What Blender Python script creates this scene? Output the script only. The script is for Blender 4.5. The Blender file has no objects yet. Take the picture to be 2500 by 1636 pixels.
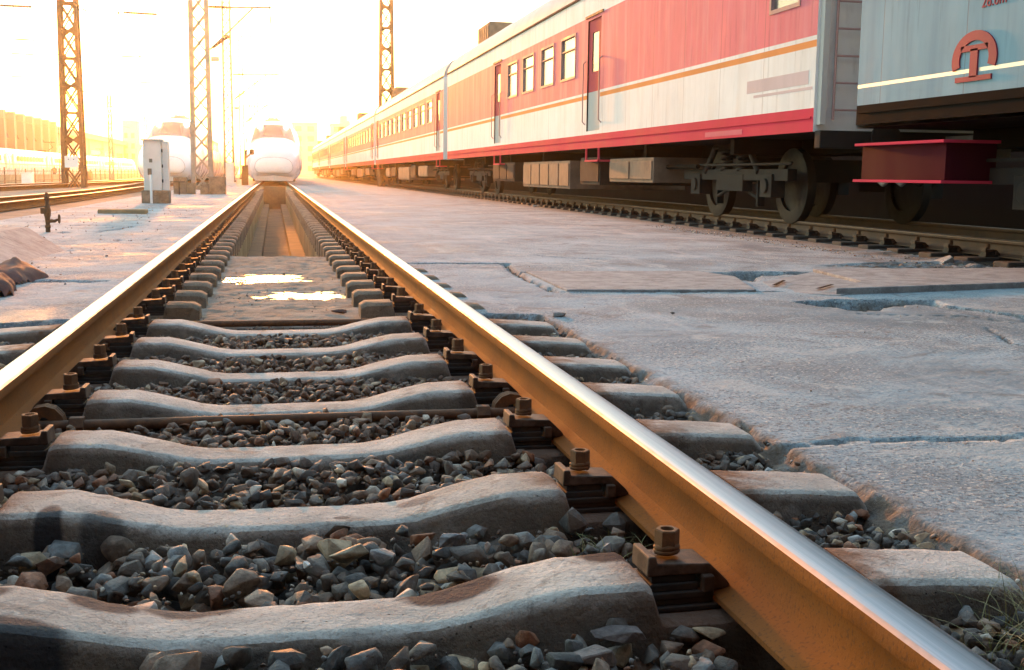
import bpy, bmesh, math, random
import numpy as np
from mathutils import Vector, Matrix

S = bpy.context.scene
R = math.radians
random.seed(7); RNG = np.random.default_rng(11)

# ------------------------------------------------------------------ camera
FPX, YAW, PITCH, ROLL, CX, CH = 2815.4, .2034, .1378, .0119, -.0259, .5517
cam = bpy.data.cameras.new('camera'); co = bpy.data.objects.new('camera', cam)
S.collection.objects.link(co); S.camera = co
cam.sensor_width = 36; cam.lens = FPX / 2500 * 36; cam.clip_start = .05; cam.clip_end = 3000
_f = Vector((math.sin(YAW) * math.cos(PITCH), math.cos(YAW) * math.cos(PITCH), -math.sin(PITCH)))
_r = Vector((math.cos(YAW), -math.sin(YAW), 0)); _u = _r.cross(_f)
_r, _u = math.cos(ROLL) * _r + math.sin(ROLL) * _u, -math.sin(ROLL) * _r + math.cos(ROLL) * _u
M = Matrix(((_r.x, _u.x, -_f.x, CX), (_r.y, _u.y, -_f.y, 0), (_r.z, _u.z, -_f.z, CH), (0, 0, 0, 1)))
co.matrix_world = M
S.render.resolution_x, S.render.resolution_y = 1024, 670

# ------------------------------------------------------------------ sky, sun, exposure
SUN_EL, SUN_AZ = R(6.0), R(-2.9)             # low sun just left of the track direction
w = bpy.data.worlds.new('World'); S.world = w; w.use_nodes = True
nt = w.node_tree; nt.nodes.clear()
sky = nt.nodes.new('ShaderNodeTexSky'); sky.sky_type = 'NISHITA'; sky.sun_disc = False
sky.sun_elevation = SUN_EL; sky.sun_rotation = SUN_AZ
sky.altitude = 0; sky.air_density = 1.3; sky.dust_density = .4; sky.ozone_density = 1.2
bg = nt.nodes.new('ShaderNodeBackground'); bg.inputs[1].default_value = .15
out = nt.nodes.new('ShaderNodeOutputWorld')
nt.links.new(sky.outputs[0], bg.inputs[0]); nt.links.new(bg.outputs[0], out.inputs[0])
sl = bpy.data.lights.new('sun', 'SUN'); so = bpy.data.objects.new('sun', sl); S.collection.objects.link(so)
sl.energy = 1.2; sl.angle = R(2.); sl.color = (1.0, .29, .035)
sd = Vector((math.sin(SUN_AZ) * math.cos(SUN_EL), math.cos(SUN_AZ) * math.cos(SUN_EL), math.sin(SUN_EL)))
so.rotation_euler = sd.to_track_quat('Z', 'Y').to_euler(); so.location = (0, 0, 60)
S.view_settings.view_transform = 'Standard'; S.view_settings.look = 'None'; S.view_settings.gamma = 1
S.view_settings.exposure = 2.65
S.cycles.max_bounces = 6; S.cycles.volume_bounces = 0; S.cycles.use_denoising = True
HAZE_DENSITY = .00042

# ------------------------------------------------------------------ helpers
def tag(o, label=None, cat=None, group=None, kind=None):
    if label: o['label'] = label
    if cat: o['category'] = cat
    if group: o['group'] = group
    if kind: o['kind'] = kind
    return o

def empty(name, loc, label, cat, group=None):
    o = bpy.data.objects.new(name, None); S.collection.objects.link(o)
    o.location = loc; o.empty_display_size = .1
    return tag(o, label, cat, group)

def copy_tree(o, loc=None, rz=None, label=None, group=None, parent=None):
    c = o.copy(); S.collection.objects.link(c)
    if parent: c.parent = parent
    for ch in list(o.children): copy_tree(ch, parent=c)
    if loc is not None: c.location = loc
    if rz is not None: c.rotation_euler = (0, 0, rz)
    if label: c['label'] = label
    if group: c['group'] = group
    return c

def wpos(o):
    p = Vector(o.location)
    while o.parent: o = o.parent; p += Vector(o.location)
    return p

class MB:
    def __init__(s): s.v, s.f, s.m = [], [], []
    def add(s, vs, fs, m=0):
        b = len(s.v); s.v += [tuple(v) for v in vs]
        for f in fs: s.f.append(tuple(b + i for i in f)); s.m.append(m)
        return s
    def box(s, x0, x1, y0, y1, z0, z1, m=0):
        vs = [(x0,y0,z0),(x1,y0,z0),(x1,y1,z0),(x0,y1,z0),(x0,y0,z1),(x1,y0,z1),(x1,y1,z1),(x0,y1,z1)]
        return s.add(vs, [(0,3,2,1),(4,5,6,7),(0,1,5,4),(1,2,6,5),(2,3,7,6),(3,0,4,7)], m)
    def prism_y(s, prof, y0, y1, m=0, ms=None, ysub=1):      # profile (x,z) counter-clockwise seen from -y
        n = len(prof); ys = [y0 + (y1 - y0) * k / ysub for k in range(ysub + 1)]; b = len(s.v)
        for y in ys: s.v += [(x, y, z) for x, z in prof]
        for k in range(ysub):
            for i in range(n):
                j = (i + 1) % n
                s.f.append((b + k*n + i, b + k*n + j, b + (k+1)*n + j, b + (k+1)*n + i)); s.m.append(ms[i] if ms else m)
        s.f.append(tuple(b + i for i in reversed(range(n)))); s.m.append(m)
        s.f.append(tuple(b + ysub*n + i for i in range(n))); s.m.append(m)
        return s
    def prism_z(s, poly, z0, z1, m=0):
        n = len(poly)
        vs = [(x, y, z0) for x, y in poly] + [(x, y, z1) for x, y in poly]
        return s.add(vs, [tuple(reversed(range(n))), tuple(range(n, 2*n))] + [(i, (i+1) % n, n + (i+1) % n, n + i) for i in range(n)], m)
    def tube(s, p0, p1, r, seg=8, m=0, r2=None):
        return s.path([p0, p1], [r, r if r2 is None else r2], seg, m)
    def path(s, pts, rs, seg=8, m=0, cap=True):
        pts = [Vector(p) for p in pts]; b = len(s.v); n = len(pts)
        if not hasattr(rs, '__len__'): rs = [rs] * n
        t0 = (pts[1] - pts[0]).normalized(); up = Vector((0, 0, 1)) if abs(t0.z) < .9 else Vector((1, 0, 0))
        a = t0.cross(up).normalized()
        for i, p in enumerate(pts):
            t = (pts[min(i+1, n-1)] - pts[max(i-1, 0)]).normalized()
            a = (a - t * a.dot(t)).normalized(); c = t.cross(a)
            for k in range(seg):
                g = 2 * math.pi * k / seg; s.v.append(tuple(p + rs[i] * (math.cos(g) * a + math.sin(g) * c)))
        for i in range(n - 1):
            for k in range(seg):
                l = (k + 1) % seg; s.f.append((b+i*seg+k, b+i*seg+l, b+(i+1)*seg+l, b+(i+1)*seg+k)); s.m.append(m)
        if cap:
            s.f.append(tuple(b + k for k in reversed(range(seg)))); s.m.append(m)
            s.f.append(tuple(b + (n-1)*seg + k for k in range(seg))); s.m.append(m)
        return s
    def lathe(s, c, prof, seg=16, m=0, axis='z', ph=0.):      # prof: (r, h) list
        b = len(s.v); n = len(prof)
        for r, h in prof:
            for k in range(seg):
                g = 2 * math.pi * k / seg + ph; u, v = r * math.cos(g), r * math.sin(g)
                p = (u, v, h) if axis == 'z' else ((h, u, v) if axis == 'x' else (v, h, u))
                s.v.append((c[0]+p[0], c[1]+p[1], c[2]+p[2]))
        for i in range(n - 1):
            for k in range(seg):
                l = (k + 1) % seg; s.f.append((b+i*seg+k, b+i*seg+l, b+(i+1)*seg+l, b+(i+1)*seg+k)); s.m.append(m)
        s.f.append(tuple(b + k for k in reversed(range(seg)))); s.m.append(m)
        s.f.append(tuple(b + (n-1)*seg + k for k in range(seg))); s.m.append(m)
        return s
    def rings(s, rings, m=0, cap=True, closed=True):
        b = len(s.v); n = len(rings[0])
        for r in rings: s.v += [tuple(p) for p in r]
        for i in range(len(rings) - 1):
            for k in range(n if closed else n - 1):
                l = (k + 1) % n; s.f.append((b+i*n+k, b+i*n+l, b+(i+1)*n+l, b+(i+1)*n+k)); s.m.append(m)
        if cap:
            s.f.append(tuple(b + k for k in reversed(range(n)))); s.m.append(m)
            s.f.append(tuple(b + (len(rings)-1)*n + k for k in range(n))); s.m.append(m)
        return s
    def build(s, name, mats, parent=None, origin=None, smooth=False, bevel=0, seg=2, fix=True):
        if not isinstance(mats, (list, tuple)): mats = [mats]
        o0 = wpos(parent) if parent else Vector(origin or (0, 0, 0))
        me = bpy.data.meshes.new(name)
        me.from_pydata([(v[0]-o0.x, v[1]-o0.y, v[2]-o0.z) for v in s.v], [], s.f)
        for mt in mats: me.materials.append(mt)
        me.polygons.foreach_set('material_index', s.m)
        if bevel or fix:
            bm = bmesh.new(); bm.from_mesh(me)
            bmesh.ops.recalc_face_normals(bm, faces=bm.faces)
            if bevel:
                es = [e for e in bm.edges if len(e.link_faces) == 2 and e.calc_face_angle(0) > .5]
                bmesh.ops.bevel(bm, geom=es, offset=bevel, segments=seg, affect='EDGES', clamp_overlap=True, profile=.5)
            bm.to_mesh(me); bm.free()
        if smooth:
            me.polygons.foreach_set('use_smooth', [True] * len(me.polygons))
            if smooth != 'all':
                me.set_sharp_from_angle(angle=R(smooth if smooth > 1 else 35))
        ob = bpy.data.objects.new(name, me); S.collection.objects.link(ob)
        if parent: ob.parent = parent
        else: ob.location = o0
        return ob

def fbm(x, y, sc, seed=0, octv=4):
    rs = np.random.default_rng(seed); out = np.zeros_like(x, dtype=float); amp = 1.; tot = 0
    for o in range(octv):
        g = rs.random((256, 256)); u = x * sc; v = y * sc
        i = np.floor(u).astype(int); j = np.floor(v).astype(int); a = u - i; b = v - j
        a = a*a*(3-2*a); b = b*b*(3-2*b)
        q = (g[i % 256, j % 256]*(1-a)*(1-b) + g[(i+1) % 256, j % 256]*a*(1-b) + g[i % 256, (j+1) % 256]*(1-a)*b + g[(i+1) % 256, (j+1) % 256]*a*b)
        out += amp * (q - .5); tot += amp; amp *= .5; sc *= 2.1
    return out / tot * 2

def sheet(name, xs, ys, zf, mats, dirtf=None):
    X, Y = np.meshgrid(xs, ys); Z = zf(X, Y); ny, nx = X.shape
    co_ = np.stack([X, Y, Z], -1).reshape(-1, 3)
    i = np.arange(ny*nx).reshape(ny, nx)
    q = np.stack([i[:-1,:-1], i[:-1,1:], i[1:,1:], i[1:,:-1]], -1).reshape(-1, 4)
    me = bpy.data.meshes.new(name)
    me.vertices.add(len(co_)); me.vertices.foreach_set('co', co_.ravel())
    me.loops.add(q.size); me.loops.foreach_set('vertex_index', q.ravel().astype(np.int32))
    me.polygons.add(len(q)); me.polygons.foreach_set('loop_start', (np.arange(len(q))*4).astype(np.int32))
    me.update(calc_edges=True); me.validate()
    me.polygons.foreach_set('use_smooth', np.ones(len(q), dtype=bool))
    for m in (mats if isinstance(mats, (list, tuple)) else [mats]): me.materials.append(m)
    if dirtf is not None:
        at = me.attributes.new('soil_or_shade', 'FLOAT', 'POINT'); at.data.foreach_set('value', dirtf(X, Y, Z).ravel().astype(np.float32))
    o = bpy.data.objects.new(name, me); S.collection.objects.link(o); return o

# ------------------------------------------------------------------ materials
def N(nt, t, **k):
    n = nt.nodes.new(t)
    for a, v in k.items():
        if a.startswith('i_'): n.inputs[a[2:].replace('_', ' ')].default_value = v
        else: setattr(n, a, v)
    return n
def mixc(nt, fac, a, b, mode='MIX'):
    n = nt.nodes.new('ShaderNodeMix'); n.data_type = 'RGBA'; n.blend_type = mode
    for sock, v in ((n.inputs[0], fac), (n.inputs[6], a), (n.inputs[7], b)):
        if hasattr(v, 'is_linked') or hasattr(v, 'links'): nt.links.new(v, sock)
        elif isinstance(v, (int, float)): sock.default_value = v
        else: sock.default_value = (*v[:3], 1)
    return n.outputs[2]
def ramp(nt, src, a, b, lo=0., hi=1.):
    n = nt.nodes.new('ShaderNodeMapRange'); n.interpolation_type = 'SMOOTHSTEP'
    n.inputs[1].default_value = a; n.inputs[2].default_value = b; n.inputs[3].default_value = lo; n.inputs[4].default_value = hi
    nt.links.new(src, n.inputs[0]); return n.outputs[0]
def noise(nt, vec, sc, det=4, rough=.6, dist=0):
    n = nt.nodes.new('ShaderNodeTexNoise'); n.inputs['Scale'].default_value = sc; n.inputs['Detail'].default_value = det
    n.inputs['Roughness'].default_value = rough; n.inputs['Distortion'].default_value = dist
    nt.links.new(vec, n.inputs['Vector']); return n.outputs['Fac']
def mul(nt, a, b, op='MULTIPLY'):
    n = nt.nodes.new('ShaderNodeMath'); n.operation = op
    for s_, v in ((n.inputs[0], a), (n.inputs[1], b)):
        if isinstance(v, (int, float)): s_.default_value = v
        else: nt.links.new(v, s_)
    return n.outputs[0]

def base_mat(name):
    m = bpy.data.materials.new(name); m.use_nodes = True
    t = m.node_tree; b = t.nodes['Principled BSDF']
    g = t.nodes.new('ShaderNodeNewGeometry')
    return m, t, b, g.outputs['Position']
def mat(name, col, rough=.7, metal=0., var=.25, sc=6., tint=None, tsc=1.5, tamt=.5, speck=None, ssc=120., samt=.6, bump=.0, bsc=60., stretch=None, coat=0., spec=.5):
    m, t, b, pos = base_mat(name)
    if stretch:
        mp = t.nodes.new('ShaderNodeMapping'); mp.inputs['Scale'].default_value = stretch; t.links.new(pos, mp.inputs[0]); pos = mp.outputs[0]
    n1 = noise(t, pos, sc, 5)
    lo = tuple(c * (1 - var) for c in col); hi = tuple(min(1, c * (1 + var)) for c in col)
    c = mixc(t, ramp(t, n1, .3, .7), lo, hi)
    if tint: c = mixc(t, mul(t, ramp(t, noise(t, pos, tsc, 6, .65), .45, .65), tamt), c, tint)
    if speck:
        n3 = noise(t, pos, ssc, 2, .5); c = mixc(t, mul(t, ramp(t, n3, .55, .68), samt), c, speck)
    t.links.new(c, b.inputs['Base Color'])
    t.links.new(ramp(t, n1, .2, .8, max(.02, rough - .12), min(1, rough + .1)), b.inputs['Roughness'])
    b.inputs['Metallic'].default_value = metal
    b.inputs['Coat Weight'].default_value = coat; b.inputs['Specular IOR Level'].default_value = spec
    if bump:
        bp = t.nodes.new('ShaderNodeBump'); bp.inputs['Strength'].default_value = 1; bp.inputs['Distance'].default_value = bump
        nb = noise(t, pos, bsc, 5, .65); t.links.new(nb, bp.inputs['Height']); t.links.new(bp.outputs[0], b.inputs['Normal'])
    return m

M_ = {}
M_['rust_rail'] = mat('rust_rail', (.30, .098, .020), .85, 0, .25, 5, (.20, .085, .035), 2.5, .6, (.1, .05, .03), 160, .45, .0012, 110, spec=.12)
M_['rust_dark'] = mat('rust_dark', (.13, .065, .035), .75, .2, .4, 40, (.22, .10, .045), 25, .6, bump=.001, bsc=250)
M_['rust_iron'] = mat('rust_iron', (.17, .075, .03), .8, .1, .35, 30, (.08, .045, .028), 20, .6, bump=.001, bsc=200)
M_['worn_steel'] = mat('worn_steel', (.30, .24, .2), .45, .6, .3, 30, (.13, .07, .05), 25, .6, bump=.0006, bsc=200)
M_['black_iron'] = mat('black_iron', (.03, .027, .025), .7, .1, .4, 20, (.09, .05, .03), 8, .5)
# running surface: polished steel with a faint temper tint at the edges
def rail_top():
    m, t, b, pos = base_mat('polished_rail_top')
    mp = t.nodes.new('ShaderNodeMapping'); mp.inputs['Scale'].default_value = (60, .6, 1); t.links.new(pos, mp.inputs[0])
    n = noise(t, mp.outputs[0], 1.5, 5, .6); n2 = noise(t, pos, 9, 5, .7)
    c = mixc(t, ramp(t, n, .3, .7), (.17, .19, .22), (.30, .32, .35))
    c = mixc(t, mul(t, ramp(t, n2, .55, .75), .35), c, (.36, .27, .22))
    t.links.new(c, b.inputs['Base Color']); b.inputs['Metallic'].default_value = 1.
    t.links.new(ramp(t, n,   .2, .8, .32, .5), b.inputs['Roughness']); return m
M_['rail_top'] = rail_top()
M_['rail_shoulder'] = mat('rail_shoulder', (.36, .25, .22), .5, .6, .25, 12, (.3, .14, .06), 6, .5)
M_['paint_white'] = mat('paint_white', (.78, .79, .80), .35, 0, .04, 1.5, (.62, .61, .60), 1.2, .35, coat=.2)

def concrete(name, col, stain, seat=False, stains=(), ag=.5):
    m, t, b, pos = base_mat(name)
    tc = t.nodes.new('ShaderNodeTexCoord').outputs['Object']
    c = mixc(t, ramp(t, noise(t, pos, 7, 6, .65), .3, .7), tuple(k*.72 for k in col), tuple(k*1.2 for k in col))
    c = mixc(t, mul(t, ramp(t, noise(t, pos, 2.2, 6, .7), .48, .68), .6), c, stain)
    c = mixc(t, mul(t, ramp(t, noise(t, pos, 130, 3, .6), .52, .66), ag), c, tuple(k*.45 for k in col))
    c = mixc(t, mul(t, ramp(t, noise(t, pos, 6.5, 6, .75, 1.), .56, .62), .5), c, tuple(k*.5 for k in stain))
    c = mixc(t, mul(t, ramp(t, noise(t, pos, 19, 5, .7), .60, .66), .5), c, tuple(min(1, k*1.35) for k in col))
    vo = N(t, 'ShaderNodeTexVoronoi'); vo.inputs['Scale'].default_value = 55; t.links.new(pos, vo.inputs['Vector'])
    pit = ramp(t, vo.outputs['Distance'], .05, .14, 1, 0); pit = mul(t, pit, ramp(t, noise(t, pos, 12, 3), .5, .6))
    c = mixc(t, mul(t, pit, .7), c, (.04, .036, .03))
    rg = .9
    if seat:
        sx = t.nodes.new('ShaderNodeSeparateXYZ'); t.links.new(tc, sx.inputs[0])
        ax = mul(t, sx.outputs[0], 0, 'ABSOLUTE')
        wob = mul(t, mul(t, noise(t, pos, 14, 4), .5, 'SUBTRACT'), .22)
        axw = mul(t, ax, wob, 'ADD')
        fac = mul(t, ramp(t, axw, .47, .60), ramp(t, axw, .95, 1.06, 1, 0))
        c = mixc(t, mul(t, fac, .85), c, (.15, .068, .032))
        sa = t.nodes.new('ShaderNodeAttribute'); sa.attribute_name = 'soil_or_shade'
        low = ramp(t, mul(t, sa.outputs['Fac'], mul(t, mul(t, noise(t, pos, 14, 5, .7), .5, 'SUBTRACT'), .9), 'ADD'), .3, .85)               # flank dirt deepened with painted shade, strongest low on the sides
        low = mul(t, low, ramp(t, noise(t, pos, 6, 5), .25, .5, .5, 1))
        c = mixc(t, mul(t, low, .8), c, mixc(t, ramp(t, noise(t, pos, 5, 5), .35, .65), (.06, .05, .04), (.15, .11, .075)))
    for (px, py, rx, ry, k) in stains:
        mp = t.nodes.new('ShaderNodeMapping'); mp.inputs['Location'].default_value = (-px/rx, -py/ry, 0); mp.inputs['Scale'].default_value = (1/rx, 1/ry, 0)
        t.links.new(tc, mp.inputs[0]); ln = t.nodes.new('ShaderNodeVectorMath'); ln.operation = 'LENGTH'; t.links.new(mp.outputs[0], ln.inputs[0])
        d = mul(t, ln.outputs['Value'], mul(t, mul(t, noise(t, pos, 16, 3), .5, 'SUBTRACT'), .45), 'ADD')
        c = mixc(t, mul(t, ramp(t, d, .70, 1.04, 1, 0), min(1, k + .05)), c, (.012, .017, .026))
    t.links.new(c, b.inputs['Base Color']); b.inputs['Roughness'].default_value = rg; b.inputs['Specular IOR Level'].default_value = .25
    h = mul(t, mul(t, noise(t, pos, 140, 4, .65), .5), mul(t, pit, -.8), 'ADD')
    h = mul(t, h, noise(t, pos, 22, 4), 'ADD')
    bp = t.nodes.new('ShaderNodeBump'); bp.inputs['Distance'].default_value = .009; t.links.new(h, bp.inputs['Height']); t.links.new(bp.outputs[0], b.inputs['Normal'])
    return m
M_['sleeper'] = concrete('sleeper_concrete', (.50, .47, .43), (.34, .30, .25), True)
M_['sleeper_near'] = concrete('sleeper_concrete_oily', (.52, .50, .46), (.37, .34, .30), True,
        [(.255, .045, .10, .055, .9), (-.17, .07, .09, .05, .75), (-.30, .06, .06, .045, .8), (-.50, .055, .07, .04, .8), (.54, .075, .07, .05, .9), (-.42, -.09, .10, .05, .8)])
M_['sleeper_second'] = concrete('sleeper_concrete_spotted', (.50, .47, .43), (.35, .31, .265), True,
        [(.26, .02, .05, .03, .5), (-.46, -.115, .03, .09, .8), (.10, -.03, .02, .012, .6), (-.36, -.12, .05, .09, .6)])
M_['block'] = concrete('block_concrete', (.25, .19, .14), (.13, .085, .05), False)
M_['slab'] = concrete('slab_concrete', (.30, .25, .205), (.2, .15, .11), False, (), .3)
_t = M_['slab'].node_tree; _b = _t.nodes['Principled BSDF']; _p = [n for n in _t.nodes if n.type == 'NEW_GEOMETRY'][0].outputs['Position']
_z = _t.nodes.new('ShaderNodeSeparateXYZ'); _t.links.new(_p, _z.inputs[0])
_wet = ramp(_t, mul(_t, _z.outputs[2], mul(_t, mul(_t, noise(_t, _p, 20, 4), .5, 'SUBTRACT'), .006), 'ADD'), -.1965, -.1905, 1, 0)   # damp concrete in the hollows
_c = _b.inputs['Base Color'].links[0].from_socket
_t.links.new(mixc(_t, mul(_t, _wet, .7), _c, (.07, .05, .035)), _b.inputs['Base Color']); _t.links.new(ramp(_t, _wet, 0, 1, .95, .5), _b.inputs['Roughness'])
M_['cover'] = concrete('cover_concrete', (.36, .345, .335), (.28, .26, .25), False, (), .25)

def paving_mat():
    m, t, b, pos = base_mat('paving_concrete')
    c = mixc(t, ramp(t, noise(t, pos, 1.1, 7, .68), .32, .68), (.22, .29, .325), (.36, .45, .49))
    c = mixc(t, mul(t, ramp(t, noise(t, pos, .55, 6, .65, 1.2), .47, .66), .75), c, (.13, .135, .14))
    st = t.nodes.new('ShaderNodeMapping'); st.inputs['Scale'].default_value = (3, .35, 1); t.links.new(pos, st.inputs[0])
    c = mixc(t, mul(t, ramp(t, noise(t, st.outputs[0], 1.3, 5), .55, .7), .4), c, (.50, .52, .53))
    ag = noise(t, pos, 62, 4, .7); patch = ramp(t, noise(t, pos, 1.0, 4), .34, .58, .3, 1)
    c = mixc(t, mul(t, ramp(t, ag, .50, .60), mul(t, patch, .8)), c, (.085, .098, .115))
    c = mixc(t, mul(t, ramp(t, noise(t, pos, 80, 2), .58, .68), mul(t, patch, .8)), c, (.66, .61, .54))
    vo = N(t, 'ShaderNodeTexVoronoi'); vo.inputs['Scale'].default_value = 38; t.links.new(pos, vo.inputs['Vector'])
    c = mixc(t, mul(t, ramp(t, vo.outputs['Distance'], .12, .22, 1, 0), mul(t, ramp(t, noise(t, pos, 20, 2), .5, .6), .7)), c, (.07, .07, .075))
    c = mixc(t, mul(t, ramp(t, noise(t, pos, 2.6, 7, .75, .8), .54, .62), .5), c, (.13, .12, .11))
    c = mixc(t, mul(t, ramp(t, noise(t, pos, 1.7, 6, .7, .5), .56, .60), .45), c, (.50, .50, .48))
    at = t.nodes.new('ShaderNodeAttribute'); at.attribute_name = 'soil_or_shade'
    soil_or_shade = mixc(t, noise(t, pos, 60, 4), (.05, .038, .028), (.2, .15, .11))
    c = mixc(t, at.outputs['Fac'], c, soil_or_shade)
    t.links.new(c, b.inputs['Base Color'])
    t.links.new(ramp(t, noise(t, pos, .55, 5, .6, 1.2), .5, .68, .92, .6), b.inputs['Roughness'])
    h = mul(t, mul(t, ag, patch), noise(t, pos, 18, 4), 'ADD')
    bp = t.nodes.new('ShaderNodeBump'); bp.inputs['Distance'].default_value = .009; t.links.new(h, bp.inputs['Height']); t.links.new(bp.outputs[0], b.inputs['Normal'])
    return m
M_['paving'] = paving_mat()
M_['earth'] = mat('yard_earth', (.20, .165, .13), .95, 0, .35, 1.2, (.12, .09, .07), .4, .6, (.32, .28, .24), 60, .6, .01, 30)
M_['bed'] = mat('ballast_bed_soil', (.055, .045, .038), .95, 0, .4, 12, bump=.01, bsc=50)
def stone_mat():
    m, t, b, pos = base_mat('ballast_stone')
    at = t.nodes.new('ShaderNodeAttribute'); at.attribute_name = 'tone'
    n = noise(t, pos, 45, 5, .65)
    c = mixc(t, ramp(t, n, .3, .7), (.6, .6, .6), (1.3, 1.3, 1.3)); c = mixc(t, 1., at.outputs['Color'], c, 'MULTIPLY')
    c = mixc(t, mul(t, ramp(t, noise(t, pos, 13, 4), .52, .66), .5), c, (.16, .075, .035))
    t.links.new(c, b.inputs['Base Color']); b.inputs['Roughness'].default_value = .72
    bp = t.nodes.new('ShaderNodeBump'); bp.inputs['Distance'].default_value = .003; t.links.new(noise(t, pos, 120, 4), bp.inputs['Height']); t.links.new(bp.outputs[0], b.inputs['Normal'])
    return m
M_['stone'] = stone_mat()

# ------------------------------------------------------------------ the setting: ground, pit, paving
def lin(a, b, n): return np.linspace(a, b, n)
tag(sheet('ground', np.concatenate([lin(-600, -14, 30), [-13, -12.2, -11.4, -10.6, -9.8], lin(-9, -3.4, 8)]), lin(-60, 900, 97),
          lambda x, y: np.where(x < -12.9, -.72, np.where(x > -9.8, -.165, -.165 - .555*(-9.8 - x)/3.1)), M_['earth']), kind='structure')
tag(sheet('ground', np.concatenate([[5.7, 9.3], lin(12, 600, 30)]), lin(-60, 900, 60), lambda x, y: 0*x - .22, M_['earth']), kind='structure')
# ground strips that close the gap at the far end and behind the camera
MB().box(-3.4, 5.7, 175, 900, -.5, -.2).build('ground', M_['earth'])['kind'] = 'structure'
MB().box(-3.4, 5.7, -60, .2, -.5, -.24).build('ground', M_['earth'])['kind'] = 'structure'
MB().box(-3.5, -1.02, .2, 175, -.6, -.34).box(1.02, 5.9, .2, 175, -.6, -.34).build('ground', M_['bed'])['kind'] = 'structure'
tag(sheet('ballast_bed', lin(-1.6, 1.6, 40), lin(.2, 5.62, 70), lambda x, y: -.275 + .012*fbm(x, y, 9, 3), M_['bed']), kind='structure')

Z_PAVE = -.145
def seg_d(x, y, pts):
    d = np.full(x.shape, 9.)
    for (x0, y0), (x1, y1) in zip(pts, pts[1:]):
        L2 = (x1-x0)**2 + (y1-y0)**2; s = np.clip(((x-x0)*(x1-x0) + (y-y0)*(y1-y0))/L2, 0, 1)
        d = np.minimum(d, np.hypot(x - x0 - s*(x1-x0), y - y0 - s*(y1-y0)))
    return d
def poly_sd(x, y, pts):       # >0 inside
    ins = np.zeros(x.shape, bool); n = len(pts)
    for i in range(n):
        (x0, y0), (x1, y1) = pts[i], pts[(i+1) % n]
        c = ((y0 > y) != (y1 > y)) & (x < (x1-x0)*(y-y0)/((y1-y0) if y1 != y0 else 1e-9) + x0); ins ^= c
    d = seg_d(x, y, list(pts) + [pts[0]]); return np.where(ins, d, -d)
CRACKS = [([(1.2, 2.72), (1.5, 2.78), (1.9, 2.74), (2.4, 2.82), (3.2, 2.85), (5.8, 3.0)], .011, .035),
          ([(1.0, 9.02), (1.35, 9.0), (1.75, 8.97)], .06, .05), ([(1.75, 8.97), (1.66, 8.0), (1.63, 6.74)], .03, .045),
          ([(1.70, 8.13), (3.05, 8.06)], .02, .04), ([(3.05, 6.62), (1.62, 6.7)], .012, .03),
          ([(3.6, 5.85), (3.78, 5.3), (3.55, 4.6), (3.5, 4.0)], .05, .07), ([(2.96, 5.5), (3.5, 5.3), (3.55, 5.0)], .008, .02),
          ([(2.2, 10.0), (2.4, 9.6), (2.75, 9.4)], .01, .02), ([(3.3, 4.9), (3.1, 4.4), (3.4, 3.6), (3.3, 3.0)], .008, .015)]
HOLES = [([(3.0, 8.02), (3.4, 8.12), (3.95, 8.02), (3.85, 7.86), (3.4, 7.75), (3.16, 7.3), (3.08, 7.6)], .09),
         ([(2.86, 6.1), (3.2, 6.16), (3.75, 6.12), (3.7, 5.88), (3.35, 5.8), (3.05, 5.58), (2.93, 5.8)], .09),
         ([(4.2, 8.6), (5.0, 9.0), (5.9, 8.9), (5.9, 8.2), (4.9, 8.3)], .02)]
def pave_e(y): return 1.285 - .33*np.clip((y - 5.62)/.12, 0, 1) + edge_x(y, 20)*np.where(y < 5.7, 1, .4)
def pave_parts(x, y):
    wob = .022*fbm(x, y, 9, 5) ; w2 = .03*fbm(x, y, 14, 8)
    dep = np.zeros(x.shape); soil_or_shade = np.zeros(x.shape)
    for pts, wd, dp in CRACKS:
        d = seg_d(x + wob, y + w2*.6, pts); wv = wd*(1 + .8*fbm(x, y, 6, 9))
        k = np.clip(1 - d/np.maximum(wv, .003), 0, 1); k = np.minimum(k*2, 1)
        dep = np.maximum(dep, k*dp); soil_or_shade = np.maximum(soil_or_shade, np.clip(k*1.3, 0, 1))
    for pts, dp in HOLES:
        s = poly_sd(x + wob*2, y + w2*2, pts); k = np.clip(s/.05, 0, 1)
        dep = np.maximum(dep, k*(dp + .05*fbm(x, y, 16, 4))); soil_or_shade = np.maximum(soil_or_shade, np.clip(s/.03, 0, 1)*np.clip(.55 + 1.2*fbm(x, y, 12, 14), .1, 1))
    return dep, soil_or_shade
def edge_x(y, sd): return .018*fbm(y*0, y, 1.3, sd) + .012*fbm(y*0, y, 11, sd+1) + .008*fbm(y*0, y, 37, sd+2)
def pave_z(x, y):
    dep, _ = pave_parts(x, y)
    e = pave_e(y); k = np.clip((e - x)/.035, 0, 1)
    bump_ = .004*fbm(x, y, 3, 2) + .0025*fbm(x, y, 24, 12)
    dust = .03*np.clip((x - 5.0)/.7, 0, 1)*(fbm(x, y, 5, 33) + .2)*np.clip((11.5 - y)/2, 0, 1)
    return Z_PAVE + bump_ + dust - dep - k*(.035 + .02*fbm(x, y, 20, 6) + .1*np.clip((e - .06 - x)/.05, 0, 1))
def pave_soil(x, y, z):
    _, s = pave_parts(x, y); e = pave_e(y)
    s = np.maximum(s, np.clip((e + .01 - x)/.02, 0, 1)*np.clip(.85 + fbm(x, y, 14, 44), 0, 1))
    s = np.maximum(s, np.clip((e + .05 - x)/.06, 0, 1)*np.clip(.3 + 1.5*fbm(x, y, 22, 45), 0, 1))
    return np.maximum(s, np.clip((x - 5.0)/.5, 0, 1)*np.clip(.35 + 1.2*fbm(x, y, 4, 41), 0, .8))
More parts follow.
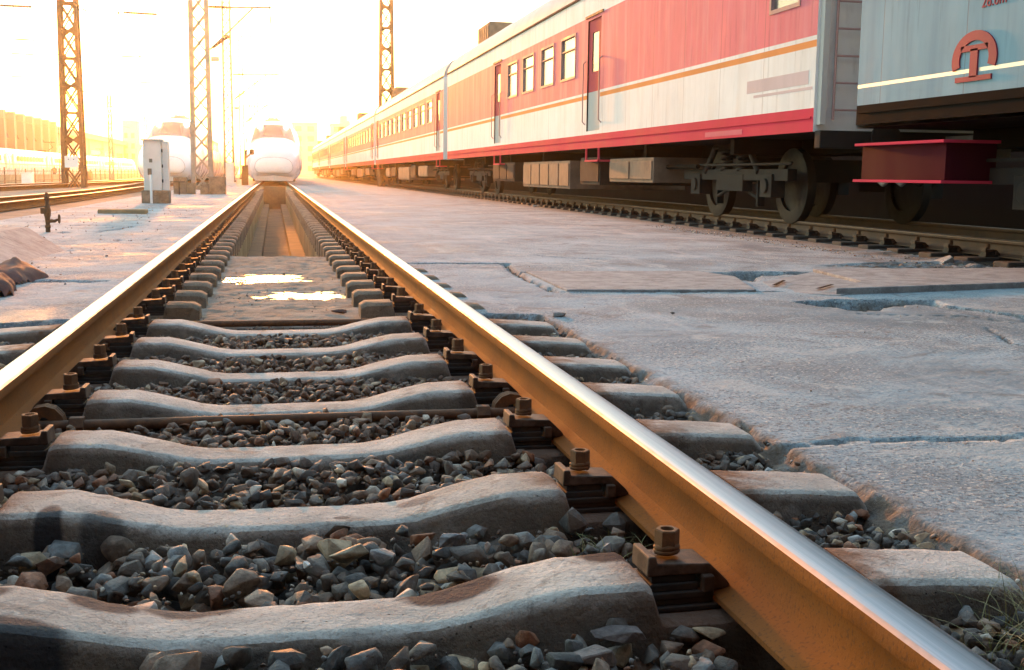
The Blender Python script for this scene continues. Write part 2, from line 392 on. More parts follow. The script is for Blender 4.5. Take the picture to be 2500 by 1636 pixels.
tag(sheet('paving', np.concatenate([lin(.95, 1.5, 56), lin(1.52, 4.2, 136), lin(4.23, 5.85, 50)]), np.concatenate([lin(.2, 3.2, 140), lin(3.22, 10.5, 300)]), pave_z, M_['paving'], pave_soil), kind='structure')
tag(sheet('paving', np.concatenate([lin(.95, 1.25, 10), lin(1.4, 5.85, 40)]), lin(10.5, 175, 330),
          lambda x, y: Z_PAVE + .006*fbm(x, y, 1.2, 2) + .003*fbm(x, y, 6, 12)*(y > 10.6), M_['paving'],
          lambda x, y, z: np.clip((x - 5.2)/.5, 0, 1)*.6), kind='structure')
LCR = [([(-1.1, 7.6), (-1.5, 7.7), (-2.3, 7.9)], .05, .04), ([(-3.3, 10.6), (-2.2, 10.4), (-1.2, 10.8)], .012, .03), ([(-2.9, 13.6), (-2.0, 13.8), (-1.75, 15.2)], .03, .04),
       ([(-2.9, 15.2), (-1.9, 15.6), (-1.2, 15.3)], .02, .03), ([(-2.2, 18.5), (-1.1, 18.2)], .02, .03), ([(-3.0, 22.5), (-1.1, 22.2)], .04, .04),
       ([(-3.0, 25.2), (-1.1, 25.5)], .05, .04), ([(-3.0, 31.), (-1.1, 30.5)], .05, .04), ([(-2.1, 11.9), (-1.2, 12.4)], .012, .03)]
def lp(x, y):
    dep = np.zeros(x.shape); s = np.zeros(x.shape); wob = .03*fbm(x, y, 5, 51)
    for pts, wd, dp in LCR:
        k = np.clip(1 - seg_d(x + wob, y + wob, pts)/(wd*(1 + .8*fbm(x, y, 4, 52))), 0, 1); k = np.minimum(2*k, 1)
        dep = np.maximum(dep, k*dp); s = np.maximum(s, k)
    return dep, s
def left_z(x, y):
    e = -pave_e(y + .1); k = np.clip((x - e)/.05, 0, 1)
    return Z_PAVE + .01*fbm(x, y, 2, 53) + .005*fbm(x, y, 18, 54) - lp(x, y)[0] - k*.12
tag(sheet('paving', np.concatenate([lin(-3.7, -1.5, 80), lin(-1.48, -.95, 40)]), np.concatenate([lin(.2, 12, 300), lin(12.06, 45, 240), lin(46, 175, 90)]), left_z, M_['paving'], lambda x, y, z: lp(x, y)[1]), kind='structure')

# slab between the rails and the inspection pit behind it
def slab_z(x, y):
    d1 = np.exp(-(((x + .12)/.34)**2 + ((y - 8.35)/.42)**2)**1.5); d2 = np.exp(-(((x - .13)/.36)**2 + ((y - 7.08)/.28)**2)**1.5)
    return -.186 + .007*fbm(x, y, 4, 71) + .010*fbm(x, y, 15, 72) - .013*(d1 + d2) - .05*(y < 5.63)
tag(sheet('slab_floor', lin(-1.0, 1.0, 100), lin(5.6, 10.4, 240), slab_z, M_['slab']), kind='structure')
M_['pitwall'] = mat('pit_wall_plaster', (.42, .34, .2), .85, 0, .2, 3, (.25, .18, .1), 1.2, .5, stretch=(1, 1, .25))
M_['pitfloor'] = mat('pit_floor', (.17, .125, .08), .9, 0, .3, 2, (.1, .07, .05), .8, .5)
M_['lid'] = concrete('lid_concrete', (.35, .29, .23), (.22, .16, .1), False)
PIT0, PIT1 = 10.4, 63.
mb = MB()
for s in (-1, 1):
    y = PIT0
    while y < PIT1 - .01:                                  # board-marked wall: shallow vertical grooves
        wv = .19; x_in = .57 + .012*random.random()
        mb.box(s*x_in if s > 0 else -1.0, 1.0 if s > 0 else -x_in, y, min(y + wv, PIT1), -1.6, -.19); y += wv + .012
    mb.box(.995 if s > 0 else -1.02, 1.02 if s > 0 else -.995, PIT0, PIT1, -1.6, -.21)
tag(mb.build('pit_wall', M_['pitwall']), kind='structure')
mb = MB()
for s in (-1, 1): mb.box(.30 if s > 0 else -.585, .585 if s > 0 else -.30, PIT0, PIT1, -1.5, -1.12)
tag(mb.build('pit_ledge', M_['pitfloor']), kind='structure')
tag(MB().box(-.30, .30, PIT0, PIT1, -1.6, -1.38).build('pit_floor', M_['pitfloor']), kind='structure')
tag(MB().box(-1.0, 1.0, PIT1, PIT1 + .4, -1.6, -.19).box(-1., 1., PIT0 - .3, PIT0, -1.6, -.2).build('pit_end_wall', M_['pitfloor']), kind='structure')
tag(MB().box(-1.0, 1.0, PIT1 + .4, 175, -.4, -.2).build('slab_floor', M_['slab']), kind='structure')

M_['water'] = mat('puddle_water', (.03, .026, .022), .12, 0, .1, 2)
M_['water'].node_tree.nodes['Principled BSDF'].inputs['Specular IOR Level'].default_value = .7
for (cx, cy, rx, ry, lab) in ((-.12, 8.35, .46, .55, 'wide shallow puddle on the slab, the one nearer the pit'), (.13, 7.08, .5, .38, 'bright puddle on the slab, the one nearer the sleepers')):
    p = [(cx + rx*math.cos(a*.2618), cy + ry*math.sin(a*.2618)) for a in range(24)]
    tag(MB().add([(x, y, -.1945) for x, y in p], [tuple(range(24))]).build('puddle', M_['water'], origin=None), lab, 'puddle', 'puddles on the slab')

# ------------------------------------------------------------------ rails
def rail_prof(xc, zt):
    h = [(0, 0), (.018, -.0004), (.028, -.003), (.0335, -.008), (.035, -.014), (.0352, -.031), (.034, -.034), (.014, -.041), (.0085, -.05), (.0075, -.075), (.009, -.105),
         (.014, -.118), (.024, -.126), (.062, -.1385), (.066, -.141), (.066, -.1505), (.064, -.152)]
    r = [(xc + x, zt + z) for x, z in h]; l = [(xc - x, zt + z) for x, z in reversed(h[1:])]
    prof = r + l
    prof = list(reversed(prof))
    n = len(prof); ms = []
    for i in range(n):
        a, b = prof[i], prof[(i+1) % n]; zm = (a[1]+b[1])/2 - zt; xm = abs((a[0]+b[0])/2 - xc)
        ms.append(1 if zm > -.0025 else (2 if zm > -.011 else 0))
    return prof, ms
RM = [M_['rust_rail'], M_['rail_top'], M_['rail_shoulder']]
def rail(xc, y0, y1, zt, lab, path=None, dull=False, grp=None):
    prof, ms = rail_prof(xc if path is None else 0, zt if path is None else 0); mb = MB()
    if path is None: mb.prism_y(prof, y0, y1, 0, ms, max(1, int((y1-y0)/1.5)))
    else:
        rings = [[(x + px, py, z + pz) for px, pz in prof] for x, y, z in path for py in (y,)]
        b = len(prof); mb.rings(rings)
        mb.m = [ms[i % b] for i in range(len(mb.f) - 2)] + [0, 0]
    o = mb.build('rail', RM if not dull else [M_['rust_sooty'], M_['rail_dull'], M_['rail_dull']], smooth=28)
    return tag(o, lab, 'rail', grp)
M_['rust_sooty'] = mat('sooty_rust', (.085, .05, .032), .8, .1, .3, 6, (.14, .065, .03), 2, .5)
M_['rail_dull'] = mat('dull_rail_top', (.13, .08, .055), .6, .3, .3, 8)
rail(.7525, .2, 178, 0, 'long rusty rail with polished top crossing the foreground to the lower corner', grp='rails of the pit track')
rail(-.7525, .2, 178, 0, 'rusty rail with bright top on the far side of the track from the wide paving', grp='rails of the pit track')

# ------------------------------------------------------------------ sleepers
SY0, SP = 1.795, .57
def sleeper_mesh(mb, yc=0., seed=.3):
    # stations across the track: (x, top z, half width at top)
    st = [(-1.262, -.215, .085), (-1.25, -.165, .092), (-1.225, -.136, .094), (-1.1, -.126, .096), (-.95, -.118, .1), (-.94, -.160, .1), (-.93, -.163, .1), (-.585, -.163, .1), (-.578, -.158, .1), (-.562, -.108, .097), (-.55, -.1015, .095), (-.44, -.102, .093), (-.37, -.116, .09),
          (-.25, -.146, .08), (-.2, -.153, .078), (-.1, -.155, .076)]
    st = st + [(0, -.155, .076)] + [(-x, z, h_) for x, z, h_ in reversed(st)]
    fine = []
    for (xa, za, ha), (xb, zb, hb) in zip(st, st[1:]):
        k = max(1, int((xb - xa)/.022))
        fine += [(xa + (xb-xa)*i/k, za + (zb-za)*i/k, ha + (hb-ha)*i/k) for i in range(k)]
    fine.append(st[-1]); xs_ = np.array([q[0] for q in fine])
    j1, j2 = fbm(xs_, xs_*0 + seed, 9, 31), fbm(xs_, xs_*0 + seed, 9, 32); c1, c2 = fbm(xs_, xs_*0 + seed, 33, 33), fbm(xs_, xs_*0 + seed, 33, 34); tz = fbm(xs_, xs_*0 + seed, 7, 35)
    rings = []
    for i, (x, z, hw) in enumerate(fine):
        d = .03; z = z + .002*tz[i]; e1 = .003*j1[i] - .004*max(0, c1[i] - .25); e2 = .003*j2[i] - .004*max(0, c2[i] - .25); a1, a2 = hw + e1, hw + e2
        r1, r2 = .010 + .012*max(0, c1[i]), .010 + .012*max(0, c2[i])
        rings.append([(x, yc + y, zz) for y, zz in [(-a1 - d, -.34), (-a1 - .0085, z - .055), (-a1 - .005, z - .024), (-a1 + .001, z - r1*.6), (-a1 + r1, z - .001), (-a1 + r1 + .012, z), (0, z + .0015),
                  (a2 - r2 - .012, z), (a2 - r2, z - .001), (a2 - .001, z - r2*.6), (a2 + .005, z - .024), (a2 + .0085, z - .055), (a2 + d, -.34)]])
    return mb.rings([list(reversed(r)) for r in rings])
SOIL_AND_SHADE = [1, .95, .8, .35, 0, 0, 0, 0, 0, .35, .8, .95, 1]  # per ring point: dirt plus painted shade on the flanks, none on top
def soil_shade_attr(o):
    a = o.data.attributes.new('soil_or_shade', 'FLOAT', 'POINT'); a.data.foreach_set('value', [SOIL_AND_SHADE[::-1][i % 13] for i in range(len(o.data.vertices))]); return o
ORD = ['first', 'second', 'third', 'fourth', 'fifth', 'sixth', 'seventh']
SLAB = ['worn concrete sleeper nearest the camera with big dark oil patches on top', 'concrete sleeper second from the camera with dark runs down its left flank',
        'concrete sleeper third from the camera, just in front of the tie rod', 'concrete sleeper fourth from the camera, directly behind the tie rod',
        'concrete sleeper fifth from the camera with pale stones in front of it', 'concrete sleeper sixth from the camera, second before the slab', 'concrete sleeper farthest from the camera, next to the slab']
first = None
for n in range(7):
    y = SY0 + n*SP
    if n < 3:
        o = sleeper_mesh(MB(), 0, n*3.7 + .3).build('sleeper', [M_['sleeper_near'], M_['sleeper_second'], M_['sleeper']][n], origin=(0, 0, -.34), smooth=40); soil_shade_attr(o); o.location = (0, y, -.34)
        first = o
    else:
        o = first.copy(); S.collection.objects.link(o); o.location = (0, y, -.34)
    o.rotation_euler = (0, 0, R(random.uniform(-.5, .5)))
    tag(o, SLAB[n], 'sleeper', 'concrete sleepers under the pit track')

# rail fastener: base plate, clip plate, double spring washer, hollow hex nut (built for the -x side of a rail at x = 0)
def make_fastener():
    t = empty('rail_fastener', (0, 0, 0), 'x', 'fastener', 'rail fasteners')
    mb = MB().box(-.205, -.060, -.056, .056, -.162, -.153).box(-.192, -.07, -.047, .047, -.153, -.142).box(-.186, -.07, -.05, .044, -.142, -.131).box(-.18, -.096, -.042, .046, -.131, -.118).box(-.176, -.098, -.036, .040, -.118, -.105)
    mb.build('base_plate', M_['black_iron'], t, bevel=.002)
    mb = MB()
    prof = [(-.186, -.105), (-.092, -.105), (-.070, -.136), (-.046, -.134), (-.036, -.129), (-.044, -.118), (-.075, -.088), (-.168, -.083), (-.170, -.071), (-.184, -.071)]
    mb.prism_y(prof, -.040, .040); mb.box(-.092, -.072, -.056, -.040, -.132, -.104).box(-.092, -.072, .040, .056, -.132, -.104)
    mb.build('clip_plate', M_['worn_iron'], t, bevel=.0028)
    pts = [(-.1375 + .0175*math.cos(a), .0175*math.sin(a), -.078 + .0068*a/(2*math.pi)) for a in [k*2*math.pi/14 for k in range(28)]]
    MB().path(pts, .0056, 6).build('spring_washer', M_['rust_iron'], t, smooth=60)
    mb = MB(); c = (-.1375, 0, 0)
    mb.lathe(c, [(.0195, -.066), (.0212, -.0635), (.0212, -.0385), (.0195, -.036), (.0118, -.036), (.0112, -.0375), (.0112, -.048)], 6 * 4, 0, 'z', R(17))
    for i, v in enumerate(mb.v):
        dx, dy = v[0] + .1375, v[1]; r = math.hypot(dx, dy)
        if r > .016:
            a = math.atan2(dy, dx) - R(17); am = (a + math.pi/6) % (math.pi/3) - math.pi/6; k = math.cos(math.pi/6)/math.cos(am)
            mb.v[i] = (-.1375 + dx*k, dy*k, v[2])
    mb.build('nut', M_['rust_iron'], t, smooth=25)
    return t
M_['worn_iron'] = mat('worn_iron', (.085, .05, .034), .7, .3, .4, 30, (.19, .13, .09), 30, .4, bump=.001, bsc=220)
F0 = make_fastener(); used = False
FG = 'rail fasteners of the pit track'
def put_fastener(x, y, z, rz, lab, grp):
    global used
    if not used: o = F0; used = True; o.location = (x, y, z); o.rotation_euler = (0, 0, rz); o['label'] = lab; o['group'] = grp
    else: o = copy_tree(F0, (x, y, z), rz, lab, grp)
    return o
NEARW = ['on the sleeper nearest the camera', 'on the second sleeper from the camera', 'just before the tie rod', 'just behind the tie rod', 'on the fifth sleeper from the camera', 'on the sixth sleeper from the camera', 'on the last sleeper before the slab']
for n in range(7):
    y = SY0 + n*SP
    put_fastener(.7525, y + random.uniform(-.01, .01), 0, R(random.uniform(-2, 2)), 'rusty bolted clip holding the paving side rail ' + NEARW[n], FG)
    put_fastener(-.7525, y + random.uniform(-.01, .01), 0, math.pi + R(random.uniform(-2, 2)), 'rusty bolted clip holding the white topped rail ' + NEARW[n], FG)

# short bearing blocks beside the slab and along the pit, one fastener each
def block_mesh(nub=True):
    mb = MB()
    st = [(.40, -.125, .085), (.43, -.108, .09), (.56, -.104, .09), (.575, -.162, .09), (.935, -.162, .09), (.95, -.125, .09), (1.03, -.13, .09), (1.06, -.155, .08)]
    if not nub: st = st[:5] + [(.95, -.158, .09), (1.03, -.16, .09), (1.06, -.17, .08)]
    rings = [[(x, y, z_) for y, z_ in [(-h_-.012, -.30), (-h_-.004, z-.015), (-h_+.012, z), (h_-.012, z), (h_+.004, z-.015), (h_+.012, -.30)]] for x, z, h_ in st]
    return mb.rings([list(reversed(r)) for r in rings])
b0 = block_mesh().build('bearing_block', M_['block'], origin=(0, 0, -.30), smooth=40)
b1 = block_mesh(False).build('bearing_block', M_['block'], origin=(0, 0, -.30), smooth=40).data
bpy.data.objects.remove([o for o in S.objects if o.data == b1][0])
BY = [5.99 + k*SP for k in range(80)]
BG = 'short concrete bearing blocks under the pit track'
first_b = True
for k, y in enumerate(BY):
    if y > 46: break
    for s in (1, -1):
        o = b0 if first_b else b0.copy()
        if not first_b: S.collection.objects.link(o)
        first_b = False
        o.location = (0, y, -.30); o.rotation_euler = (0, 0, 0 if s > 0 else math.pi)
        if k > 4 or s < 0: o.data = b1
        side = 'paving side rail' if s > 0 else 'white topped rail'
        if k == 0: lb = f'short concrete bearing block under the {side}, nearest to the sleepers'
        elif k < 8: lb = f'short concrete bearing block under the {side}, beside the slab with puddles'
        else: lb = f'short concrete bearing block under the {side}, along the edge of the pit'
        tag(o, lb, 'bearing block', BG)
        lf = f'rusty bolted clip holding the {side} beside the slab with puddles' if k < 8 else f'small rusty clip holding the {side} along the edge of the pit'
        if y < 36: put_fastener(s*.7525, y, 0, 0 if s > 0 else math.pi, lf, FG)

# tie rods with claw clamps between the rails
def tie_rod(y, lab):
    t = empty('tie_rod', (0, y, -.17), lab, 'tie rod', 'tie rods between the rails')
    MB().tube((-.70, y, -.155), (.70, y, -.155), .0155, 14).build('rod', M_['rust_dark'], t, smooth=50)
    for s in (1, -1):
        mb = MB()
        for k in range(3):                                   # three leaf claw hooking over the rail foot
            yy = y + .012 + k*.017
            pr = [(.60, -.2), (.655, -.205), (.70, -.172), (.735, -.16), (.735, -.154), (.655, -.156), (.645, -.145), (.66, -.133), (.70, -.128), (.706, -.119), (.69, -.105), (.66, -.1), (.635, -.108), (.615, -.13)]
            pr = [(s*a, b) for a, b in pr]
            mb.prism_y(pr if s > 0 else list(reversed(pr)), yy, yy + .013)
        mb.build('claw', M_['rust_iron'], t, bevel=.0015)
        MB().lathe((s*.575, y, -.155), [(.026, -.02), (.028, -.018), (.028, .018), (.026, .02)], 6, 0, 'x').build('nut', M_['rust_dark'], t, bevel=.001)
    return t
tie_rod(3.33, 'brown steel tie rod spanning the rails between the third and fourth sleepers')
tie_rod(5.52, 'thin brown steel tie rod spanning the rails beside the slab edge')

# ------------------------------------------------------------------ ballast
def rock_shapes(n, seed):
    rs = np.random.default_rng(seed); out = []
    for i in range(n):
        bm = bmesh.new(); k = rs.integers(11, 17)
        p = rs.normal(size=(k, 3)); p /= np.linalg.norm(p, axis=1)[:, None]; p *= rs.uniform(.75, 1.05, (k, 1))
        sx = np.array([1, rs.uniform(.62, .95), rs.uniform(.45, .8)]); p *= sx
        for q in p: bm.verts.new(q)
        r = bmesh.ops.convex_hull(bm, input=bm.verts)
        bmesh.ops.delete(bm, geom=[g for g in r['geom_interior'] if isinstance(g, bmesh.types.BMVert)], context='VERTS')
        bmesh.ops.triangulate(bm, faces=bm.faces)
        bmesh.ops.recalc_face_normals(bm, faces=bm.faces)
        bmesh.ops.bevel(bm, geom=list(bm.edges), offset=.06, segments=1, affect='EDGES', clamp_overlap=True)
        bmesh.ops.triangulate(bm, faces=bm.faces)
        bm.verts.ensure_lookup_table(); bm.verts.index_update()
        out.append((np.array([v.co[:] for v in bm.verts]), np.array([[v.index for v in f.verts] for f in bm.faces]))); bm.free()
    return out
SHAPES = rock_shapes(26, 5)
PAL = np.array([(.075, .072, .068), (.125, .108, .092), (.19, .13, .09), (.09, .07, .055), (.36, .27, .17), (.52, .47, .39), (.24, .105, .055), (.19, .195, .19)])
PW = np.array([.20, .20, .20, .12, .10, .045, .08, .06]); PW /= PW.sum()
def rand_rot(rs):
    q = rs.normal(size=4); q /= np.linalg.norm(q); a, b, c, d = q
    return np.array([[1-2*(c*c+d*d), 2*(b*c-a*d), 2*(b*d+a*c)], [2*(b*c+a*d), 1-2*(b*b+d*d), 2*(c*d-a*b)], [2*(b*d-a*c), 2*(c*d+a*b), 1-2*(b*b+c*c)]])
def stones_mesh(name, items, seed):
    rs = np.random.default_rng(seed); V, F, C = [], [], []; off = 0
    for (x, y, z, r, col) in items:
        v, f = SHAPES[rs.integers(len(SHAPES))]; A = rand_rot(rs)
        A = np.diag([1, 1, .8]) @ A
        V.append((v*r) @ A.T + np.array([x, y, z])); F.append(f + off); off += len(v)
        C.append(np.tile(np.append(col, 1), (len(v), 1)))
    V = np.concatenate(V); F = np.concatenate(F); C = np.concatenate(C)
    me = bpy.data.meshes.new(name); me.vertices.add(len(V)); me.vertices.foreach_set('co', V.ravel())
    me.loops.add(F.size); me.loops.foreach_set('vertex_index', F.ravel().astype(np.int32))
    me.polygons.add(len(F)); me.polygons.foreach_set('loop_start', (np.arange(len(F))*3).astype(np.int32))
    me.update(calc_edges=True)
    at = me.attributes.new('tone', 'FLOAT_COLOR', 'POINT'); at.data.foreach_set('color', C.astype(np.float32).ravel())
    me.materials.append(M_['stone']); o = bpy.data.objects.new(name, me); S.collection.objects.link(o); return o
def stone_col(rs, brown=0.):
    c = PAL[rs.choice(len(PAL), p=PW)]*rs.uniform(.8, 1.6)
    return c*(1-brown) + brown*np.array([.19, .10, .06])*rs.uniform(.6, 1.5)
rs = np.random.default_rng(3); items = []
def crib(x0, x1, y0, y1, ztop, rmin, rmax, dens, layers=3, edge=.03):
    A = (x1-x0)*(y1-y0); rm = (rmin+rmax)/2
    for L in range(layers):
        for _ in range(int(dens*A/(rm*rm*2.6))):
            x, y = rs.uniform(x0, x1), rs.uniform(y0, y1); r = rs.uniform(rmin, rmax)*(1.25 if rs.random() < .08 else 1)
            zz = ztop - .012 - L*rm*.95 + rs.uniform(-.35, .35)*rm
            brown = np.clip((y - 2.4)/1.5, 0, .55)*(.7 + .3*rs.random())
            if abs(x) > .9: brown *= .2
            items.append((x, y, zz, r, stone_col(rs, brown)))
for n in range(-1, 7):
    y0 = SY0 + n*SP + .10; y1 = y0 + SP - .20
    zt = -.160 if n <= 0 else -.150
    rr = (.020, .043) if n <= 0 else ((.018, .032) if n == 1 else (.015, .028))
    if n < 6: crib(-.64, .66, y0, y1, zt, rr[0], rr[1], 1.0)
    else: crib(-.5, .5, y0, y0 + .24, -.19, .012, .022, .8, 2)
    for s in (1, -1):
        crib(.86 if s > 0 else -1.31, 1.31 if s > 0 else -.86, y0, y1, -.168, .013, .030, 1., 2)
        crib(1.25 if s > 0 else -1.32, 1.32 if s > 0 else -1.25, y0 - .2, y0, -.168, .008, .022, 1.2, 2)
for n in range(-1, 7):
    y0 = SY0 + n*SP + .10
    for _ in range(260): items.append((rs.uniform(-.6, .62), rs.uniform(y0, y0 + SP - .2) if n < 6 else rs.uniform(y0, y0 + .2), -.172 + rs.uniform(-.01, .006), rs.uniform(.004, .010), stone_col(rs, .2)*1.1))
tag(stones_mesh('ballast', items, 9), 'broken stone ballast filling the cribs between the sleepers', 'ballast', kind='stuff')
items = []
for pts, wd, dp in CRACKS[:6]:                                 # grit in the joints and holes of the paving
    for (x0, y0), (x1, y1) in zip(pts, pts[1:]):
        for _ in range(int(math.hypot(x1-x0, y1-y0)*60)):
            k = rs.random(); items.append((x0+(x1-x0)*k+rs.normal()*.02, y0+(y1-y0)*k+rs.normal()*.02, Z_PAVE - .022, rs.uniform(.004, .012), stone_col(rs)*1.5))
for pts, dp in HOLES[:2]:
    xs_, ys_ = [p[0] for p in pts], [p[1] for p in pts]
    for _ in range(420):
        x, y = rs.uniform(min(xs_), max(xs_)), rs.uniform(min(ys_), max(ys_))
        if poly_sd(np.array([x]), np.array([y]), pts)[0] > .02: items.append((x, y, Z_PAVE - .075, rs.uniform(.008, .035), stone_col(rs)*1.4))
for _ in range(650):
    x, y = 5.15 + abs(rs.normal())*.3, rs.uniform(8., 16); 
    if x < 5.8: items.append((x, y, Z_PAVE + .003, rs.uniform(.004, .014), stone_col(rs)*1.6))
for _ in range(260):
    y = rs.uniform(1.3, 5.6); items.append((1.30 + rs.normal()*.025, y, Z_PAVE - .012, rs.uniform(.004, .014), stone_col(rs)*1.5))
for _ in range(120):
    items.append((rs.uniform(1.5, 5), rs.uniform(2.5, 16), Z_PAVE + .002, rs.uniform(.003, .007), stone_col(rs)*1.5))
for _ in range(500):
    x = rs.uniform(-3.6, -1.2); items.append((x, rs.uniform(6.5, 24), Z_PAVE + .002, rs.uniform(.004, .018), stone_col(rs, .3)*1.5))
for _ in range(170):
    a, q = rs.uniform(0, 6.28), rs.uniform(.55, 1.25); c_ = ((-.12, 8.35, .4, .48), (.13, 7.08, .44, .33))[rs.integers(2)]
    items.append((c_[0] + c_[2]*q*math.cos(a), c_[1] + c_[3]*q*math.sin(a), -.188, rs.uniform(.003, .011), stone_col(rs, .5)))
for _ in range(120): items.append((rs.uniform(-.55, .55), rs.uniform(5.7, 10.2), -.182, rs.uniform(.002, .007), stone_col(rs, .5)*1.4))
tag(stones_mesh('grit', items, 10), 'loose grit in the joints and holes of the concrete paving', 'grit', kind='stuff')

def rock(name, x, y, z, r, col, lab, seed, stretch=(1, 1, 1)):
    rs2 = np.random.default_rng(seed); v, f = SHAPES[seed % len(SHAPES)]
    bm = bmesh.new(); vs = [bm.verts.new(tuple(p*np.array(stretch)*r)) for p in v]
    for t in f: bm.faces.new([vs[i] for i in t])
    me = bpy.data.meshes.new(name); bm.to_mesh(me); bm.free()
    at = me.attributes.new('tone', 'FLOAT_COLOR', 'POINT'); at.data.foreach_set('color', np.tile(np.append(col, 1), (len(v), 1)).astype(np.float32).ravel())
    me.materials.append(M_['stone']); o = bpy.data.objects.new(name, me); S.collection.objects.link(o); o.location = (x, y, z); o.rotation_euler = (0, 0, seed*1.3)
    return tag(o, lab, 'stone')
rock('stone', .43, 1.59, -.165, .055, (.2, .16, .14), 'big flat brown stone in front of the nearest sleeper, by the paving side rail', 31, (1, .8, .75))
rock('stone', .50, 1.66, -.16, .045, (.17, .14, .13), 'flat grey brown stone leaning on the nearest sleeper by the paving side rail', 41, (1.2, .8, .5))
rock('stone', .02, 2.05, -.155, .017, (.75, .74, .72), 'small chalk white stone behind the nearest sleeper', 23, (1, .8, .9))
rock('stone', .36, 2.08, -.15, .014, (.7, .69, .66), 'pointed white chip behind the nearest sleeper, toward the paving side rail', 44, (.8, .8, 1.5))
rock('stone', .10, 2.09, -.15, .04, (.3, .25, .17), 'tan angular stone resting against the flank of the second sleeper', 12, (1.1, .9, .9))
rock('stone', .30, 2.13, -.15, .036, (.17, .18, .2), 'blue grey angular stone between the two nearest sleepers', 15)
rock('stone', -.2, 2.07, -.155, .038, (.24, .2, .13), 'olive brown stone with an orange face between the two nearest sleepers', 18, (1.2, .8, .8))
rock('stone', -.43, 2.12, -.15, .03, (.14, .08, .055), 'round reddish brown stone between the two nearest sleepers', 10)
rock('stone', .30, 6.1, -.172, .045, (.12, .05, .03), 'lone reddish stone lying on the slab before the puddles', 7, (1.3, .6, .6))
rock('stone', .27, 3.5, -.15, .03, (.5, .5, .5), 'pale glinting stone behind the tie rod', 9, (1.2, .8, .7))
for i, (x, y) in enumerate(((-.31, 4.32), (-.2, 4.3), (-.1, 4.34), (.16, 4.36), (.28, 4.33))):
    rock('stone', x, y, -.148, .034, (.5, .4, .28), ['blocky', 'wedge shaped', 'split', 'rounded', 'glinting'][i] + ' pale stone in the row before the fifth sleeper', 60 + i)
rock('stone', 1.36, 5.55, -.135, .045, (.24, .22, .2), 'rough grey lump beside a sleeper end at the paving edge', 5, (1.4, .8, .7))
rock('stone', 1.95, 5.55, -.135, .02, (.12, .1, .08), 'small dark stone lying alone on the concrete paving', 3, (1.5, .8, .7))

# ------------------------------------------------------------------ dry grass
M_['grass'] = mat('dry_grass', (.30, .27, .13), .8, 0, .3, 60, (.12, .2, .04), 30, .5)
def grass(spots, lab):
    mb = MB(); g = random.Random(5)
    for (cx, cy, cz, n, sp, L) in spots:
        for _ in range(n):
            x, y = cx + g.gauss(0, sp), cy + g.gauss(0, sp); a = g.uniform(0, 6.28); l = L*g.uniform(.4, 1.2); w_ = .0012*g.uniform(.7, 1.6); lean = g.uniform(.3, 1.3)
            pv, prev = [], None
            for k in range(6):
                t = k/5; d = l*t; px = x + math.cos(a)*d*lean*t; py = y + math.sin(a)*d*lean*t; pz = cz + l*(t - .45*lean*t*t)
                ww = w_*(1 - t*.9); pv += [(px - math.sin(a)*ww, py + math.cos(a)*ww, pz), (px + math.sin(a)*ww, py - math.cos(a)*ww, pz)]
            mb.add(pv, [(2*k, 2*k+1, 2*k+3, 2*k+2) for k in range(5)])
    return tag(mb.build('grass', M_['grass'], fix=False), lab, 'grass', kind='stuff')
grass([(1.22, 1.60, -.19, 90, .05, .13), (1.14, 1.50, -.19, 90, .06, .12), (1.28, 1.75, -.18, 40, .03, .08), (1.20, 1.48, -.18, 70, .05, .14), (1.2, 2.1, -.19, 8, .03, .05), (1.31, 2.5, -.17, 10, .02, .04), (1.33, 3.6, -.165, 8, .02, .03), (1.9, 2.75, -.15, 8, .05, .02), (2.5, 2.83, -.15, 10, .08, .02), (1.30, 1.35, -.17, 30, .05, .12), (1.42, 1.5, -.15, 14, .05, .08)], 'dry yellow grass at the paving edge in the lower corner')
grass([(.60, 2.08, -.18, 34, .035, .05), (.55, 2.06, -.17, 16, .03, .035)], 'small green and dry grass tuft beside the nearest rail clip')

# ------------------------------------------------------------------ the red and white train and its track
TX, TZ = 6.95, .045                                        # track axis, rail level
rail(TX - .7525, .5, 178, TZ, 'dull rusty rail under the near side of the red and white train', dull=True, grp='rails under the red and white train')
rail(TX + .7525, .5, 178, TZ, 'dull rusty rail under the far side of the red and white train', dull=True, grp='rails under the red and white train')
tag(MB().box(5.86, 9.2, .5, 178, -.4, -.135).build('track_bed', mat('oily_track_bed', (.022, .019, .017), .9, 0, .5, 9, bump=.01, bsc=40)), kind='structure')
tag(MB().box(9.25, 15, -20, 178, -.4, .95).build('added_platform', mat('shade_black_platform_face', (.011, .010, .009), .9, 0, .4, 2)), kind='structure')  # platform added beyond the train, coloured near-black so the underside reads as shade
M_['sooty_block'] = mat('sooty_block_concrete', (.07, .062, .055), .85, 0, .4, 8, (.03, .028, .025), 4, .5, bump=.003, bsc=80)
tb = MB().box(5.80, 6.12, -.105, .105, -.2, -.105).box(6.12, 6.46, -.105, .105, -.2, -.116).build('bearing_block', M_['sooty_block'], origin=(5.96, 0, -.2), bevel=.012)
TFG, TBG = 'rail fasteners of the train track', 'sooty bearing blocks of the train track'
fb = True
for k in range(110):
    y = 8.45 + .57*k
    if y > 62: break
    o = tb if fb else tb.copy()
    if not fb: S.collection.objects.link(o)
    fb = False; o.location = (5.96, y, -.2)
    tag(o, 'soot black concrete block under the dull rail beside the moving train', 'bearing block', TBG)
    put_fastener(TX - .7525, y + random.uniform(-.01, .01), TZ, R(random.uniform(-3, 3)), 'sooty bolted clip holding the dull rail beside the moving train', TFG)
rock('stone', 5.55, 24.6, -.11, .07, (.45, .42, .38), 'pale stone at the foot of the dull rail beside the moving train', 17, (1.6, .7, .6))
